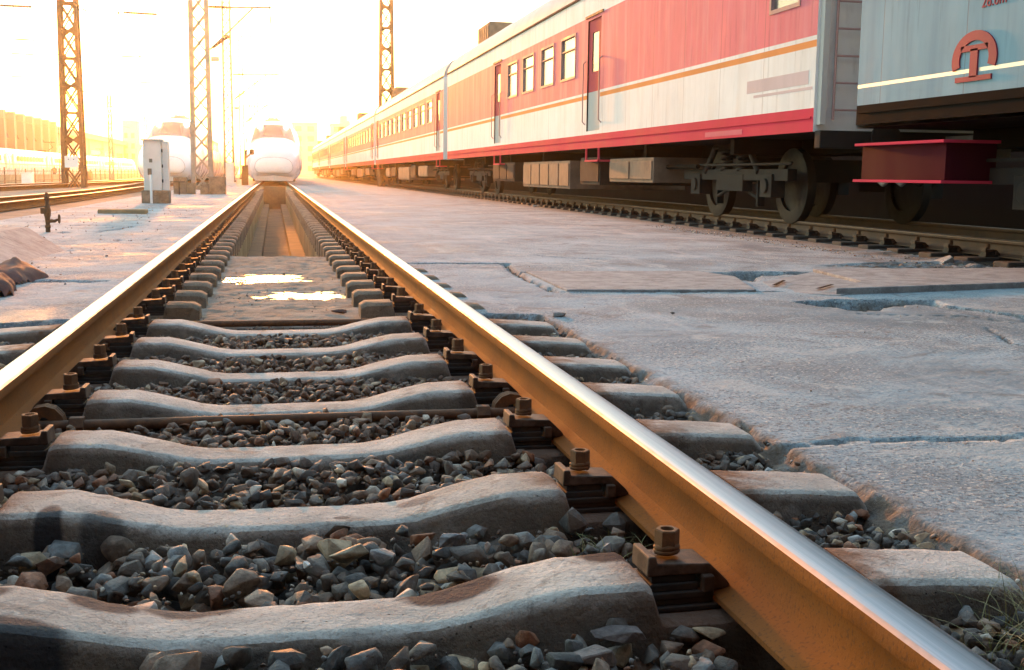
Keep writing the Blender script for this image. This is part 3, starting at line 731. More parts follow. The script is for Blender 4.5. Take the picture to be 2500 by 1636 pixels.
rock('rubble_lump', 5.62, 9.0, -.13, .14, (.42, .41, .39), 'pale lump of broken concrete against the dull rail at the picture edge', 13, (1.5, .9, .55))

def gloss(name, col, rough=.8, var=.05, sc=1.2, tint=None, tamt=.35, streak=True):
    return mat(name, col, rough, 0, var, sc, tint or tuple(c*.75 for c in col), .9, tamt, stretch=(1, 1.2, .3) if streak else None, spec=.06)
def coach_paint(name, col, tint, ta):
    m, t, b, pos = base_mat(name); sp = t.nodes.new('ShaderNodeSeparateXYZ'); t.links.new(pos, sp.inputs[0])
    mp = t.nodes.new('ShaderNodeMapping'); mp.inputs['Scale'].default_value = (1, 3.2, .25); t.links.new(pos, mp.inputs[0])
    c = mixc(t, ramp(t, noise(t, pos, .9, 5), .3, .7), tuple(k*.93 for k in col), tuple(min(1, k*1.06) for k in col))
    c = mixc(t, mul(t, ramp(t, noise(t, mp.outputs[0], 1.1, 6, .65), .42, .7), ta), c, tint)
    c = mixc(t, mul(t, ramp(t, noise(t, mp.outputs[0], 4.5, 5, .7), .55, .72), .35), c, tuple(k*.45 for k in col))
    fr = mul(t, mul(t, sp.outputs[1], 1/1.31), 0, 'FRACT') if False else mul(t, mul(t, sp.outputs[1], .7634), 1., 'MODULO')
    seam = ramp(t, mul(t, mul(t, fr, .5, 'SUBTRACT'), 0, 'ABSOLUTE'), .002, .006, 1, 0)
    c = mixc(t, mul(t, seam, .55), c, (.10, .07, .06))
    t.links.new(c, b.inputs['Base Color']); b.inputs['Roughness'].default_value = .7; b.inputs['Specular IOR Level'].default_value = .08
    w1 = t.nodes.new('ShaderNodeMapping'); w1.inputs['Scale'].default_value = (1, 1.6, 1.2); t.links.new(pos, w1.inputs[0])
    h = mul(t, noise(t, w1.outputs[0], 1.5, 2), mul(t, seam, -.12), 'ADD')
    bp = t.nodes.new('ShaderNodeBump'); bp.inputs['Distance'].default_value = .005; t.links.new(h, bp.inputs['Height']); t.links.new(bp.outputs[0], b.inputs['Normal'])
    return m
M_['skirt'] = gloss('crimson_paint', (.62, .045, .09)); M_['white_band'] = coach_paint('coach_white_paint', (.76, .77, .77), (.60, .57, .53), .4)
M_['orange'] = gloss('orange_stripe_paint', (.78, .30, .11)); M_['pink'] = coach_paint('faded_red_paint', (.68, .165, .215), (.70, .30, .33), .5)
M_['door_red'] = gloss('door_red_paint', (.50, .085, .10)); M_['door_grey'] = gloss('door_grey_paint', (.50, .49, .47)); M_['roof'] = gloss('roof_grey_paint', (.46, .46, .47), .55)
M_['dark'] = mat('underframe_black', (.006, .0055, .005), .95, 0, .4, 5, spec=.08); M_['soot'] = mat('sooty_brown_steel', (.008, .007, .006), .9, 0, .45, 6, (.028, .018, .011), 3, .6)
M_['box_brown'] = mat('dusty_brown_box', (.20, .13, .09), .8, 0, .25, 3, (.10, .065, .045), 2, .6)
M_['rubber'] = mat('bellows_rubber', (.16, .15, .14), .8, 0, .25, 4); M_['blue_grey'] = coach_paint('blue_grey_paint', (.23, .37, .45), (.17, .28, .36), .6)
M_['alu'] = mat('aluminium_frame', (.5, .5, .5), .4, .7, .1, 8); M_['mark_red'] = gloss('marking_red', (.30, .04, .075), .4, .1, 2); M_['faint_pink'] = gloss('faded_lettering_pink', (.64, .50, .50), .8)
M_['steel_wheel'] = mat('wheel_steel', (.012, .010, .009), .7, .2, .3, 8)
M_['win_frame'] = gloss('window_frame_paint', (.42, .27, .26), .6)
def glass_mat(name, col, rough=.08):
    m, t, b, pos = base_mat(name); b.inputs['Base Color'].default_value = (*col, 1); b.inputs['Roughness'].default_value = rough; b.inputs['Specular IOR Level'].default_value = .9; return m
M_['coach_glass'] = glass_mat('coach_glass', (.16, .13, .13), .2); M_['dark_glass'] = glass_mat('dark_glass', (.06, .05, .05))

XS = TX - 1.55                                             # near side plane
ZB = [(1.03, 'skirt'), (1.27, 'white_band'), (1.885, 'orange'), (1.955, 'white_band'), (2.0, 'pink'), (3.28, 'white_band'), (3.68, None)]
def coach(y0, y1, doors, wins, lab, style='red', boxes=(), bogies=(), low=False):
    t = empty('railway_coach', (TX, (y0 + y1)/2, TZ), lab, 'railway coach', 'coaches of the red and white train')
    zb = ZB if style == 'red' else [(1.06, 'dark'), (1.24, 'blue_grey'), (1.40, 'alu'), (1.43, 'blue_grey'), (3.68, None)]
    mats = []; 
    for _, m in zb[:-1]:
        if M_[m] not in mats: mats.append(M_[m])
    mats += [M_['dark'], M_['white_band']]; nd = len(mats) - 2
    ops = [(d - .42, d + .42, 1.33, 3.22) for d in doors] + [(c - w_/2, c + w_/2, a, b) for c, w_, a, b in wins]
    ys = sorted({y0, y1} | {q for o in ops for q in o[:2]}); zs = sorted({z for z, _ in zb} | {q for o in ops for q in o[2:]})
    mb = MB()
    for sx in (-1, 1):
        x = TX + sx*1.55
        for a, b in zip(ys, ys[1:]):
            for c, d in zip(zs, zs[1:]):
                ym, zm = (a+b)/2, (c+d)/2
                if sx < 0 and any(o[0] < ym < o[1] and o[2] < zm < o[3] for o in ops): continue
                mm = [m for z, m in zb if z <= zm][-1]
                mb.add([(x, a, c), (x, b, c), (x, b, d), (x, a, d)], [(0, 1, 2, 3)], mats.index(M_[mm]))
    for o in ops:                                           # reveals of the openings
        x, xi = XS, XS + .045
        for p, q in (((o[0], o[2]), (o[1], o[2])), ((o[1], o[2]), (o[1], o[3])), ((o[1], o[3]), (o[0], o[3])), ((o[0], o[3]), (o[0], o[2]))):
            mb.add([(x, *p), (x, *q), (xi, *q), (xi, *p)], [(0, 1, 2, 3)], nd)
    for y in (y0, y1): mb.add([(XS, y, 1.03), (TX+1.55, y, 1.03), (TX+1.55, y, 3.68), (XS, y, 3.68)], [(0, 1, 2, 3)], nd + 1)
    mb.add([(XS, y0, 1.03), (TX+1.55, y0, 1.03), (TX+1.55, y1, 1.03), (XS, y1, 1.03)], [(0, 1, 2, 3)], nd)
    mb.build('body', mats, t, fix=False)
    MB().box(XS - .014, XS, y0 + .05, y1 - .05, 1.165, 1.185).build('sill_ridge', mats[0], t)
    prof = [(-1.55, 3.68), (-1.53, 3.80), (-1.44, 4.0), (-1.25, 4.2), (-.85, 4.36), (-.45, 4.43), (0, 4.45)]; prof += [(-x, z) for x, z in reversed(prof[:-1])]
    MB().prism_y([(TX + x, z) for x, z in prof][::-1], y0, y1).build('roof', M_['roof'], t, smooth=40)
    MB().box(XS - .03, XS + .02, y0, y1, 3.665, 3.70).box(TX + 1.53, TX + 1.58, y0, y1, 3.665, 3.70).build('gutter', M_['soot'], t)
    for d in doors:
        x = XS + .025; mb = MB(); zz = [1.33, 2.0, 2.34, 3.0, 3.22]; yy = [d - .42, d - .2, d + .2, d + .42]
        for i in range(3):
            for j in range(4):
                if i == 1 and j == 2: continue
                mb.add([(x, yy[i], zz[j]), (x, yy[i+1], zz[j]), (x, yy[i+1], zz[j+1]), (x, yy[i], zz[j+1])], [(0, 1, 2, 3)], 1 if j == 0 else 0)
        dr = mb.build('door', [M_['door_red'], M_['door_grey']], t, fix=False)
        MB().box(x + .012, x + .02, d - .2, d + .2, 2.34, 3.0).build('door_window', M_['coach_glass'], dr)
        for s in (-1, 1): MB().path([(XS, d + s*.52, 1.45), (XS - .05, d + s*.52, 1.5), (XS - .05, d + s*.52, 2.5), (XS, d + s*.52, 2.55)], .011, 6).build('handrail', M_['win_frame'], dr)
        MB().box(XS - .02, XS + .02, d - .55, d + .55, 3.27, 3.31).build('rain_strip', M_['black_iron'], dr)
        mb = MB().box(XS - .02, XS + .25, d - .42, d + .42, .80, .83).box(XS - .01, XS + .02, d - .42, d - .39, .8, 1.03).box(XS - .01, XS + .02, d + .39, d + .42, .8, 1.03)
        mb.build('step', M_['skirt'], t)
    for c, w_, a, b in wins:
        mb = MB(); e = .035; x0, x1 = XS - .012, XS + .03; y_0, y_1 = c - w_/2, c + w_/2
        mb.box(x0, x1, y_0 - .01, y_1 + .01, a - .01, a + e).box(x0, x1, y_0 - .01, y_1 + .01, b - e, b + .01).box(x0, x1, y_0 - .01, y_0 + e, a + e, b - e).box(x0, x1, y_1 - e, y_1 + .01, a + e, b - e)
        mb.box(x0 + .006, x1, y_0 + e, y_1 - e, a + (b-a)*.66, a + (b-a)*.66 + .02)
        f = mb.build('window', M_['win_frame'], t)
        MB().box(XS + .030, XS + .04, y_0, y_1, a, b).build('pane', M_['coach_glass'], f)
    for c in bogies:
        bg_ = MB()
        for sx in (-1, 1):
            x = TX + sx*1.05
            bg_.box(x - .06, x + .06, c - 1.75, c + 1.75, .52, .66).box(x - .07, x + .07, c - .45, c + .45, .38, .60)
            for s in (-1, 1):
                bg_.box(x - .09, x + .09, c + s*1.2 - .17, c + s*1.2 + .17, .32, .60)
        bg_.box(TX - 1.0, TX + 1.0, c - .2, c + .2, .5, .8)
        for s in (-1, 1):
            bg_.tube((TX - 1.12, c + s*1.2, .4575), (TX - 1.02, c + s*1.2, .4575), .13, 14).tube((TX - 1.17, c + s*1.2, .4575), (TX - 1.12, c + s*1.2, .4575), .09, 14)
            bg_.box(TX - 1.02, TX - .92, c + s*.68 - .03, c + s*.68 + .03, .2, .62).tube((TX - 1.0, c + s*.68, .3), (TX - 1.0, c + s*.2, .42), .025, 6)
            bg_.tube((TX - 1.1, c + s*.9, .62), (TX - 1.1, c + s*.55, .96), .045, 8)
        bg_.tube((TX - 1.13, c - 1.9, .72), (TX - 1.13, c + 1.9, .72), .018, 6)
        bo = bg_.build('bogie', M_['soot'], t, bevel=.012)
        for s in (-1, 1):
            for sx in (-1, 1):
                MB().lathe((TX + sx*.7525, c + s*1.2, .4575), [(.30, -.02), (.3, -.06), (.43, -.06), (.4575, -.05), (.45, .06), (.44, .065), (.3, .05), (.28, .02)], 28, 0, 'x').build('wheel', M_['steel_wheel'], bo, smooth=40)
            pts = [(TX - 1.05 + .075*math.cos(a), c + s*.28 + .075*math.sin(a), .62 + .3*a/(2*math.pi*4)) for a in [k*.45 for k in range(56)]]
            MB().path(pts, .018, 6).build('coil_spring', M_['soot'], bo, smooth=60)
    for (a, b, z0, z1, mk) in boxes:
        mb = MB().box(XS + .12, TX + .9, a, b, z0, z1)
        k = max(1, int((b - a)/.8)); ww = (b - a)/k
        for i in range(k): mb.box(XS + .10, XS + .12, a + i*ww + .04, a + (i+1)*ww - .04, z0 + .05, z1 - .05)
        mb.build('underframe_box', M_[mk], t, bevel=.012)
    mb = MB().box(TX - .5, TX + .5, y0 + .3, y1 - .3, .85, 1.03)
    for k in range(7): mb.box(TX - 1.4, TX + 1.4, y0 + 2.5 + k*(y1-y0-5)/6 - .06, y0 + 2.5 + k*(y1-y0-5)/6 + .06, .84, 1.03)
    mb.tube((XS + .35, y0 + 4.2, .7), (XS + .35, y1 - 4.2, .7), .035, 8)
    mb.build('underframe', M_['dark'], t)
    mb = MB()
    for k in range(6): mb.box(TX - .95 - .03*(k % 2), TX + .95 + .03*(k % 2), y1 + k*.13, y1 + k*.13 + .11, 1.2, 3.55)
    mb.box(TX - .12, TX + .12, y1, y1 + .8, .78, 1.0)
    mb.build('gangway', M_['rubber'], t)
    if style == 'red':
        mb = MB().box(TX - .75, TX + .75, y1 - 2.9, y1 - .9, 4.25, 4.98).box(TX - .65, TX + .65, y1 - .85, y1 - .35, 4.25, 4.72)
        for k in range(5): mb.box(TX - .77, TX - .75, y1 - 2.8 + k*.36, y1 - 2.56 + k*.36, 4.5, 4.9)
        mb.build('air_conditioner', M_['box_brown'], t, bevel=.04)
    return t
def end_boxes(y0): return [(y0 + 4.9, y0 + 7.6, .46, .86, 'box_brown'), (y0 + 8.6, y0 + 10.2, .4, .9, 'soot'), (y0 + 10.7, y0 + 15.0, .3, .84, 'box_brown'), (y0 + 16.2, y0 + 18.2, .42, .85, 'soot'), (y0 + 19.0, y0 + 21., .4, .82, 'box_brown')]
# baggage coach nearest the frame: two doors either side of four windows, blank ends
ya = 11.15
cA = coach(ya, ya + 25.7, [19.6, 28.4], [(c, 1.1, 2.33, 3.12) for c in (21.4, 23.1, 24.9, 26.6)] + [(11.95, .75, 2.35, 3.0)], 'red and white baggage coach with a blank pink end, second from the picture edge',
      boxes=[(16.6, 18.9, .46, .84, 'box_brown'), (19.5, 20.8, .4, .88, 'soot'), (21.6, 25.8, .3, .84, 'box_brown'), (26.8, 29.5, .4, .85, 'soot')], bogies=(14.4, 33.4))
yb = ya + 26.6
def pas(y0, lab): return coach(y0, y0 + 25.7, [y0 + 1.25, y0 + 24.45], [(y0 + 3.4 + k*2.1, 1.35, 2.33, 3.12) for k in range(10)], lab, boxes=end_boxes(y0), bogies=(y0 + 3.4, y0 + 22.4))
cB = pas(yb, 'red and white passenger coach directly behind the baggage coach')
for k, lab in enumerate(('second red and white passenger coach behind the baggage coach', 'third red and white passenger coach behind the baggage coach, past the tall mast', 'fourth red and white passenger coach behind the baggage coach', 'red and white passenger coach farthest away, at the hazy end of the train')):
    copy_tree(cB, (TX, yb + 26.6*(k+1) + 12.85, TZ), label=lab)
# blue grey car that leads into the frame edge
cC = coach(-15.6, 10.25, [], [], 'blue grey railway car with a red emblem at the edge of the picture', style='blue', boxes=[(-6, 5.2, .3, .9, 'dark')], bogies=(7.0, -11.5))
sb = MB().box(XS + .03, XS + .5, 8.75, 10.15, .55, .86).build('step_box', gloss('dark_crimson_paint', (.055, .006, .013)), cC, bevel=.004)
for z in (.86, .525): MB().box(XS - .03, XS + .5, 8.7, 10.2, z, z + .025).build('step_edge', M_['skirt'], sb, bevel=.003)
mb = MB()
for yy in (11.15,):
    for k in range(9): mb.tube((XS + .18, yy - .07, 1.25 + k*.27), (XS + .52, yy - .07, 1.25 + k*.27), .012, 6)
    for xx in (XS + .18, XS + .52): mb.tube((xx, yy - .07, 1.15), (xx, yy - .07, 3.5), .014, 6)
mb.build('end_ladder', M_['win_frame'], cA)
MB().box(XS + .02, TX + 1.5, 11.02, 11.15, .86, 1.04).build('buffer_beam', M_['soot'], cA, bevel=.01)
for s in (-1, 1): MB().lathe((TX + s*.88, 11.0, .98), [(.06, 0), (.06, -.1), (.16, -.11), (.16, -.13)], 16, 0, 'y').build('buffer', M_['soot'], cA, smooth=40)
for dx, m_ in ((.55, 'rubber'), (.75, 'rubber'), (.95, 'dark')): MB().path([(XS + dx, 11.05, .9), (XS + dx + .02, 10.95, .6), (XS + dx + .05, 10.75, .5), (XS + dx + .02, 10.45, .62), (XS + dx, 10.3, .9)], .024, 8).build('brake_hose', M_[m_], cA, smooth=60)
MB().box(XS + .03, XS + .09, 11.06, 11.15, 1.1, 3.6).build('corner_post', M_['door_grey'], cA)
# emblem: an arch over a rail section, in red
mb = MB(); pts = [(XS - .008, 8.38 + .30*math.cos(a), 1.50 + .22*math.sin(a)) for a in [R(-20 + 220*k/20) for k in range(21)]]
mb.rings([[(p[0]-.006, 8.38 + (p[1]-8.38)*s_, 1.50 + (p[2]-1.5)*s_) for s_ in (1.0, .66)] + [(p[0]+.006, 8.38 + (p[1]-8.38)*s_, 1.50 + (p[2]-1.5)*s_) for s_ in (.66, 1.0)] for p in pts])
mb.box(XS - .014, XS, 8.33, 8.43, 1.36, 1.58).box(XS - .014, XS, 8.2, 8.56, 1.565, 1.61).box(XS - .014, XS, 8.14, 8.62, 1.33, 1.37)
mb.build('emblem', M_['mark_red'], cC)
def text(s, size, yc, z, m, parent, name='lettering'):
    cu = bpy.data.curves.new('c', 'FONT'); cu.body = s; cu.size = size; cu.extrude = .003; cu.align_x = 'CENTER'
    o = bpy.data.objects.new('c', cu); S.collection.objects.link(o); dg = bpy.context.evaluated_depsgraph_get()
    me = bpy.data.meshes.new_from_object(o.evaluated_get(dg)); bpy.data.objects.remove(o)
    A = Matrix(((0, 0, -1, XS - .004), (-1, 0, 0, yc), (0, 1, 0, z), (0, 0, 0, 1))); B = Matrix.Translation(-wpos(parent))
    me.transform(B @ A); me.materials.append(m); ob = bpy.data.objects.new(name, me); S.collection.objects.link(ob); ob.parent = parent; return ob
text('26.6m', .13, 8.17, 1.885, M_['mark_red'], cC)
MB().box(XS - .002, XS + .002, 11.3, 12.9, 1.52, 1.66).box(XS - .002, XS + .002, 11.2, 12.7, 1.46, 1.49).build('faded_lettering', M_['faint_pink'], cA)
MB().box(XS - .002, XS + .002, 13.0, 14.2, 1.06, 1.12).build('faded_lettering', gloss('faded_skirt_lettering', (.66, .16, .2), .8), cA)

# ------------------------------------------------------------------ white high speed trains
M_['emu_white'] = mat('bullet_train_white', (.80, .80, .81), .3, 0, .03, .8, (.70, .69, .68), .5, .3, coat=.4); M_['emu_grey'] = mat('bullet_train_grey', (.45, .40, .36), .5, 0, .1, 2)
M_['emu_blue'] = mat('bullet_train_blue', (.05, .07, .25), .4, 0, .1, 2); M_['seam'] = mat('seam_grey', (.25, .22, .2), .6, 0, .1, 3)
M_['lamp'] = bpy.data.materials.new('train_headlamp'); M_['lamp'].use_nodes = True
_b = M_['lamp'].node_tree.nodes['Principled BSDF']; _b.inputs['Base Color'].default_value = (.9, .9, .9, 1); _b.inputs['Emission Color'].default_value = (1, .97, .9, 1); _b.inputs['Emission Strength'].default_value = 3
HP = [(0, 0), (.66, 0), (.80, .025), (.92, .13), (.985, .27), (1.0, .36), (.985, .5), (.93, .68), (.82, .83), (.62, .94), (.35, .99), (0, 1)]
def itp(t, pts):
    for (a, u), (b, v) in zip(pts, pts[1:]):
        if t <= b: k = (t-a)/(b-a); k = max(0, k); return u + (v-u)*k
    return pts[-1][1]
WD = [(0, 1.02), (.25, 1.2), (.7, 1.38), (1.4, 1.50), (2.5, 1.58), (4, 1.63), (6, 1.66), (9, 1.67)]
ZT = [(0, 1.38), (.25, 1.62), (.7, 1.85), (1.4, 2.08), (2.5, 2.32), (3.6, 2.52), (4.2, 2.68), (5.4, 3.10), (6.4, 3.42), (7.2, 3.58), (8.5, 3.68), (10, 3.70)]
ZBt = [(0, .52), (.3, .34), (.8, .22), (1.5, .17), (10, .17)]
def sm(f, d): return (f(d - .25) + 2*f(d) + f(d + .25))/4 if d > .3 else f(d)
def emu_pt(d, hx, hz, sx): return (sx*hx*sm(lambda q: itp(q, WD), d), sm(lambda q: itp(q, ZBt), d) + hz*(sm(lambda q: itp(q, ZT), d) - sm(lambda q: itp(q, ZBt), d)))
def hp_at(s):                    # s: 0 at the roof centre .. 1 at the floor centre, along the half profile
    q = list(reversed(HP)); k = s*(len(q) - 1); i = min(int(k), len(q) - 2); f = k - i
    return q[i][0] + (q[i+1][0]-q[i][0])*f, q[i][1] + (q[i+1][1]-q[i][1])*f
def emu(x0, y0, z0, lab, length=26):
    t = empty('high_speed_train', (x0, y0, z0), lab, 'bullet train', 'white bullet trains facing the camera')
    ds = [0, .12, .25, .45, .7, 1, 1.4, 1.9, 2.5, 3.1, 3.6, 4.2, 4.8, 5.4, 5.9, 6.4, 6.8, 7.2, 7.8, 8.5, 10, 16, length]
    full = HP + [(-x, z) for x, z in reversed(HP[1:-1])]
    mb = MB().rings([[(x0 + emu_pt(d, abs(hx), hz, 1 if hx >= 0 else -1)[0], y0 + d, z0 + emu_pt(d, abs(hx), hz, 1)[1]) for hx, hz in full] for d in ds])
    body = mb.build('body', M_['emu_white'], t, smooth=50)
    def patch(d0, d1, s0, s1, off, n=8, m=8):
        vs, fs = [], []
        for i in range(n + 1):
            d = d0 + (d1-d0)*i/n
            for j in range(m + 1):
                e = s0(i/n) + (s1(i/n) - s0(i/n))*j/m; hx, hz = hp_at(abs(e)); x, z = emu_pt(d, hx, hz, 1 if e >= 0 else -1)
                vs.append((x0 + x, y0 + d - off, z0 + z + off*1.2))
        for i in range(n):
            for j in range(m): a = i*(m+1) + j; fs.append((a, a+1, a+m+2, a+m+1))
        return vs, fs
    v, f = patch(3.95, 6.2, lambda u: -.262 + .085*u, lambda u: .262 - .085*u, .025)
    wsn = MB().add(v, f).build('windscreen', M_['screen_glass'], t, smooth='all', fix=False)
    v, f = patch(3.8, 3.95, lambda u: -.27, lambda u: .27, .03, 1); MB().add(v, f).build('windscreen_sill', M_['seam'], t, fix=False)
    for s in (-1, 1):
        d = 5.95; hx, hz = hp_at(.125); x, z = emu_pt(d, hx, hz, s)
        MB().lathe((x0 + x, y0 + d - .06, z0 + z + .03), [(.14, -.05), (.15, -.03), (.13, .03)], 14, 0, 'y').build('headlight', M_['lamp'], t, smooth=50)
        mb = MB().path([(x0 + s*.62, y0 + 3.9, z0 + 2.66), (x0 + s*.5, y0 + 4.9, z0 + 2.99), (x0 + s*.46, y0 + 5.4, z0 + 3.16)], .02, 6); mb.build('wiper', M_['seam'], t)
        v, f = patch(.9, 2.3, lambda u: s*.60, lambda u: s*(.66 - .03*u), .012, 4, 2); MB().add(v, f).build('headlight', M_['dark_glass'], t, fix=False)
    # rounded coupler cover in front of the nose, with its seam
    ring = [(emu_pt(0, abs(hx), hz, 1 if hx >= 0 else -1)) for hx, hz in full]; zc = .95
    mb = MB().rings([[(x0 + x*k, y0 - o, z0 + zc + (z - zc)*k) for x, z in ring] for k, o in ((.99, .006), (.95, .05), (.82, .10), (.55, .14), (.25, .155))])
    mb.build('coupler_cover', M_['emu_white'], t, smooth=60)
    MB().path([(x0 + x*1.004, y0 - .004, z0 + zc + (z - zc)*1.004) for x, z in ring + ring[:1]], .010, 6, cap=False).build('cover_seam', M_['seam'], t)
    mb = MB().add([(x0 - 1.2, y0 + .35, z0 + .50), (x0, y0 + .12, z0 + .56), (x0, y0 + .3, z0 + .10), (x0 - 1.02, y0 + .6, z0 + .10), (x0 - 1.2, y0 + 1.6, z0 + .5), (x0, y0 + 1.6, z0 + .5), (x0, y0 + 1.6, z0 + .1), (x0 - 1.02, y0 + 1.6, z0 + .1)], [(0, 1, 2, 3), (4, 5, 1, 0), (3, 2, 6, 7), (0, 3, 7, 4), (4, 7, 6, 5)])
    mb.add([(2*x0 - v_[0], v_[1], v_[2]) for v_ in mb.v], [(3, 2, 1, 0), (0, 1, 5, 4), (7, 6, 2, 3), (4, 7, 3, 0), (5, 6, 7, 4)])
    mb.build('snow_plough', M_['emu_white'], t)
    mb = MB()
    for k in range(4): mb.box(x0 - 1.2, x0 + 1.2, y0 + 3.2 + k*6, y0 + 5.8 + k*6, z0 + .05, z0 + .3)
    mb.build('bogie_block', M_['dark'], t)
    mb = MB().box(x0 - .5, x0 + .5, y0 + 10.6, y0 + 12.2, z0 + 3.68, z0 + 3.86).box(x0 - .32, x0 + .32, y0 + 10.9, y0 + 11.9, z0 + 3.86, z0 + 3.98)
    for xx in (-.22, 0, .22): mb.tube((x0 + xx, y0 + 11.3, z0 + 3.98), (x0 + xx*1.1, y0 + 11.3, z0 + 4.2), .025, 6)
    mb.build('antenna', M_['emu_grey'], t)
    MB().box(x0 - .6, x0 + .6, y0 + 15, y0 + 17, z0 + 3.68, z0 + 3.82).build('roof_box', M_['emu_grey'], t)
    for s in (-1, 1):
        for k in range(7):
            y = y0 + 11.4 + k*1.95; hx, hz = .975, .60
            MB().box(x0 + s*1.64 - .02, x0 + s*1.64 + .02, y, y + 1.2, z0 + 2.05, z0 + 2.65).build('side_window', M_['dark_glass'], t)
        MB().box(x0 + s*1.655 - .02, x0 + s*1.655 + .02, y0 + 9.6, y0 + 10.4, z0 + 1.2, z0 + 2.9).build('door', M_['emu_grey'], t, bevel=.01)
    mb = MB().rings([[(x0 + emu_pt(12, abs(hx), hz, 1 if hx >= 0 else -1)[0], y0 + d, z0 + emu_pt(12, abs(hx), hz, 1)[1]) for hx, hz in full] for d in (length + .5, length + 25, length + 50)])
    mb.build('rear_carriage', M_['emu_white'], t, smooth=50)
    return t
M_['screen_glass'] = glass_mat('windscreen_glass', (.04, .03, .03), .3); M_['screen_glass'].node_tree.nodes['Principled BSDF'].inputs['Specular IOR Level'].default_value = .2
emu(-.02, 65, -.02, 'white bullet train with its nose over the pit between the rails')
emu(-5.55, 62.5, -.08, 'white bullet train partly hidden behind the white utility cabinet')

# white train seen from the side, far to the left
def side_train(x, ya, yb, zr, lab):
    t = empty('high_speed_train', (x, (ya + yb)/2, zr), lab, 'bullet train')
    full = [(h[0]*1.66, .15 + h[1]*3.55) for h in HP]; full = full + [(-a, b) for a, b in reversed(full[1:-1])]
    L = 25.6; y = ya; k = 0
    while y < yb - 5:
        y1 = y + L; rings = [[(x + px, yy, zr + pz) for px, pz in full] for yy in (y, y1)]
        if y1 > yb - 5: rings += [[(x + px*f, y1 + g, zr + .3 + (pz-.15)*f2) for px, pz in full] for g, f, f2 in ((3, .98, .95), (5, .93, .8), (7, .82, .58), (8.4, .6, .38), (8.9, .3, .24))]
        b = MB().rings(rings).build('carriage', M_['emu_white'], t, smooth=40)
        for i in range(9):
            MB().box(x + 1.61, x + 1.665, y + 4.2 + i*2.0, y + 5.5 + i*2.0, zr + 2.1, zr + 2.75).build('window', M_['dark_glass'], b)
        for yy in (y + 1.7, y + L - 1.7): MB().box(x + 1.60, x + 1.67, yy - .45, yy + .45, zr + 1.15, zr + 3.0).build('door', M_['emu_grey'], b)
        MB().box(x + 1.63, x + 1.675, y, y1, zr + 1.62, zr + 1.76).build('stripe', M_['emu_blue'], b)
        if k % 2 == 0: MB().box(x - .6, x + .6, y + 3, y + 4.2, zr + 3.68, zr + 3.9).path([(x - .5, y + 9, zr + 3.7), (x + .2, y + 11, zr + 4.5), (x, y + 9.2, zr + 5.2)], .05, 6).box(x - .8, x + .8, y + 9.1, y + 9.4, zr + 5.18, zr + 5.26).build('pantograph', M_['soot'], b)
        y = y1 + .7; k += 1
side_train(-33.7, 128, 265, -.52, 'long white bullet train seen from the side behind the fence, with a row of windows')
tag(MB().box(-36, -31, 90, 300, -.8, -.5).build('track_bed', M_['earth']), kind='structure')

# rails of the yard on the left
def curve(pts, n=40):
    P = [Vector((*p, 0)) for p in pts]; out = []
    for i in range(len(P) - 1):
        p0, p1, p2, p3 = P[max(i-1, 0)], P[i], P[i+1], P[min(i+2, len(P)-1)]
        for k in range(n//len(P) + 1):
            t = k/(n//len(P) + 1); out.append(.5*((2*p1) + (-p0+p2)*t + (2*p0-5*p1+4*p2-p3)*t*t + (-p0+3*p1-3*p2+p3)*t**3))
    out.append(P[-1]); return [(p.x, p.y, p.z) for p in out]
LR = 'rails of the yard behind the valve stub'
rail(0, 0, 0, 0, 'rusty yard rail nearest to the valve stub, running behind the white cabinet', curve([(-4.75, 6), (-4.6, 14), (-4.52, 20.7), (-4.45, 30), (-4.6, 45), (-4.82, 62), (-4.83, 120)]), grp=LR)
rail(0, 0, 0, 0, 'second rusty yard rail from the valve stub, close behind the first', curve([(-6.3, 6), (-5.8, 16), (-5.37, 24.7), (-5.3, 36), (-5.8, 50), (-6.28, 64), (-6.28, 120)]), grp=LR)
rail(0, 0, 0, -.005, 'rusty yard rail farthest from the valve stub, in front of the fence', curve([(-9.6, 10), (-9.2, 24), (-8.65, 40), (-7.69, 67), (-7.5, 90), (-7.5, 120)]), grp=LR)
rail(0, 0, 0, -.005, 'thin dark yard rail just in front of the fence and the brown lattice mast', curve([(-11.0, 10), (-10.6, 24), (-10.05, 40), (-9.1, 67), (-8.95, 90), (-8.95, 120)]), grp=LR)

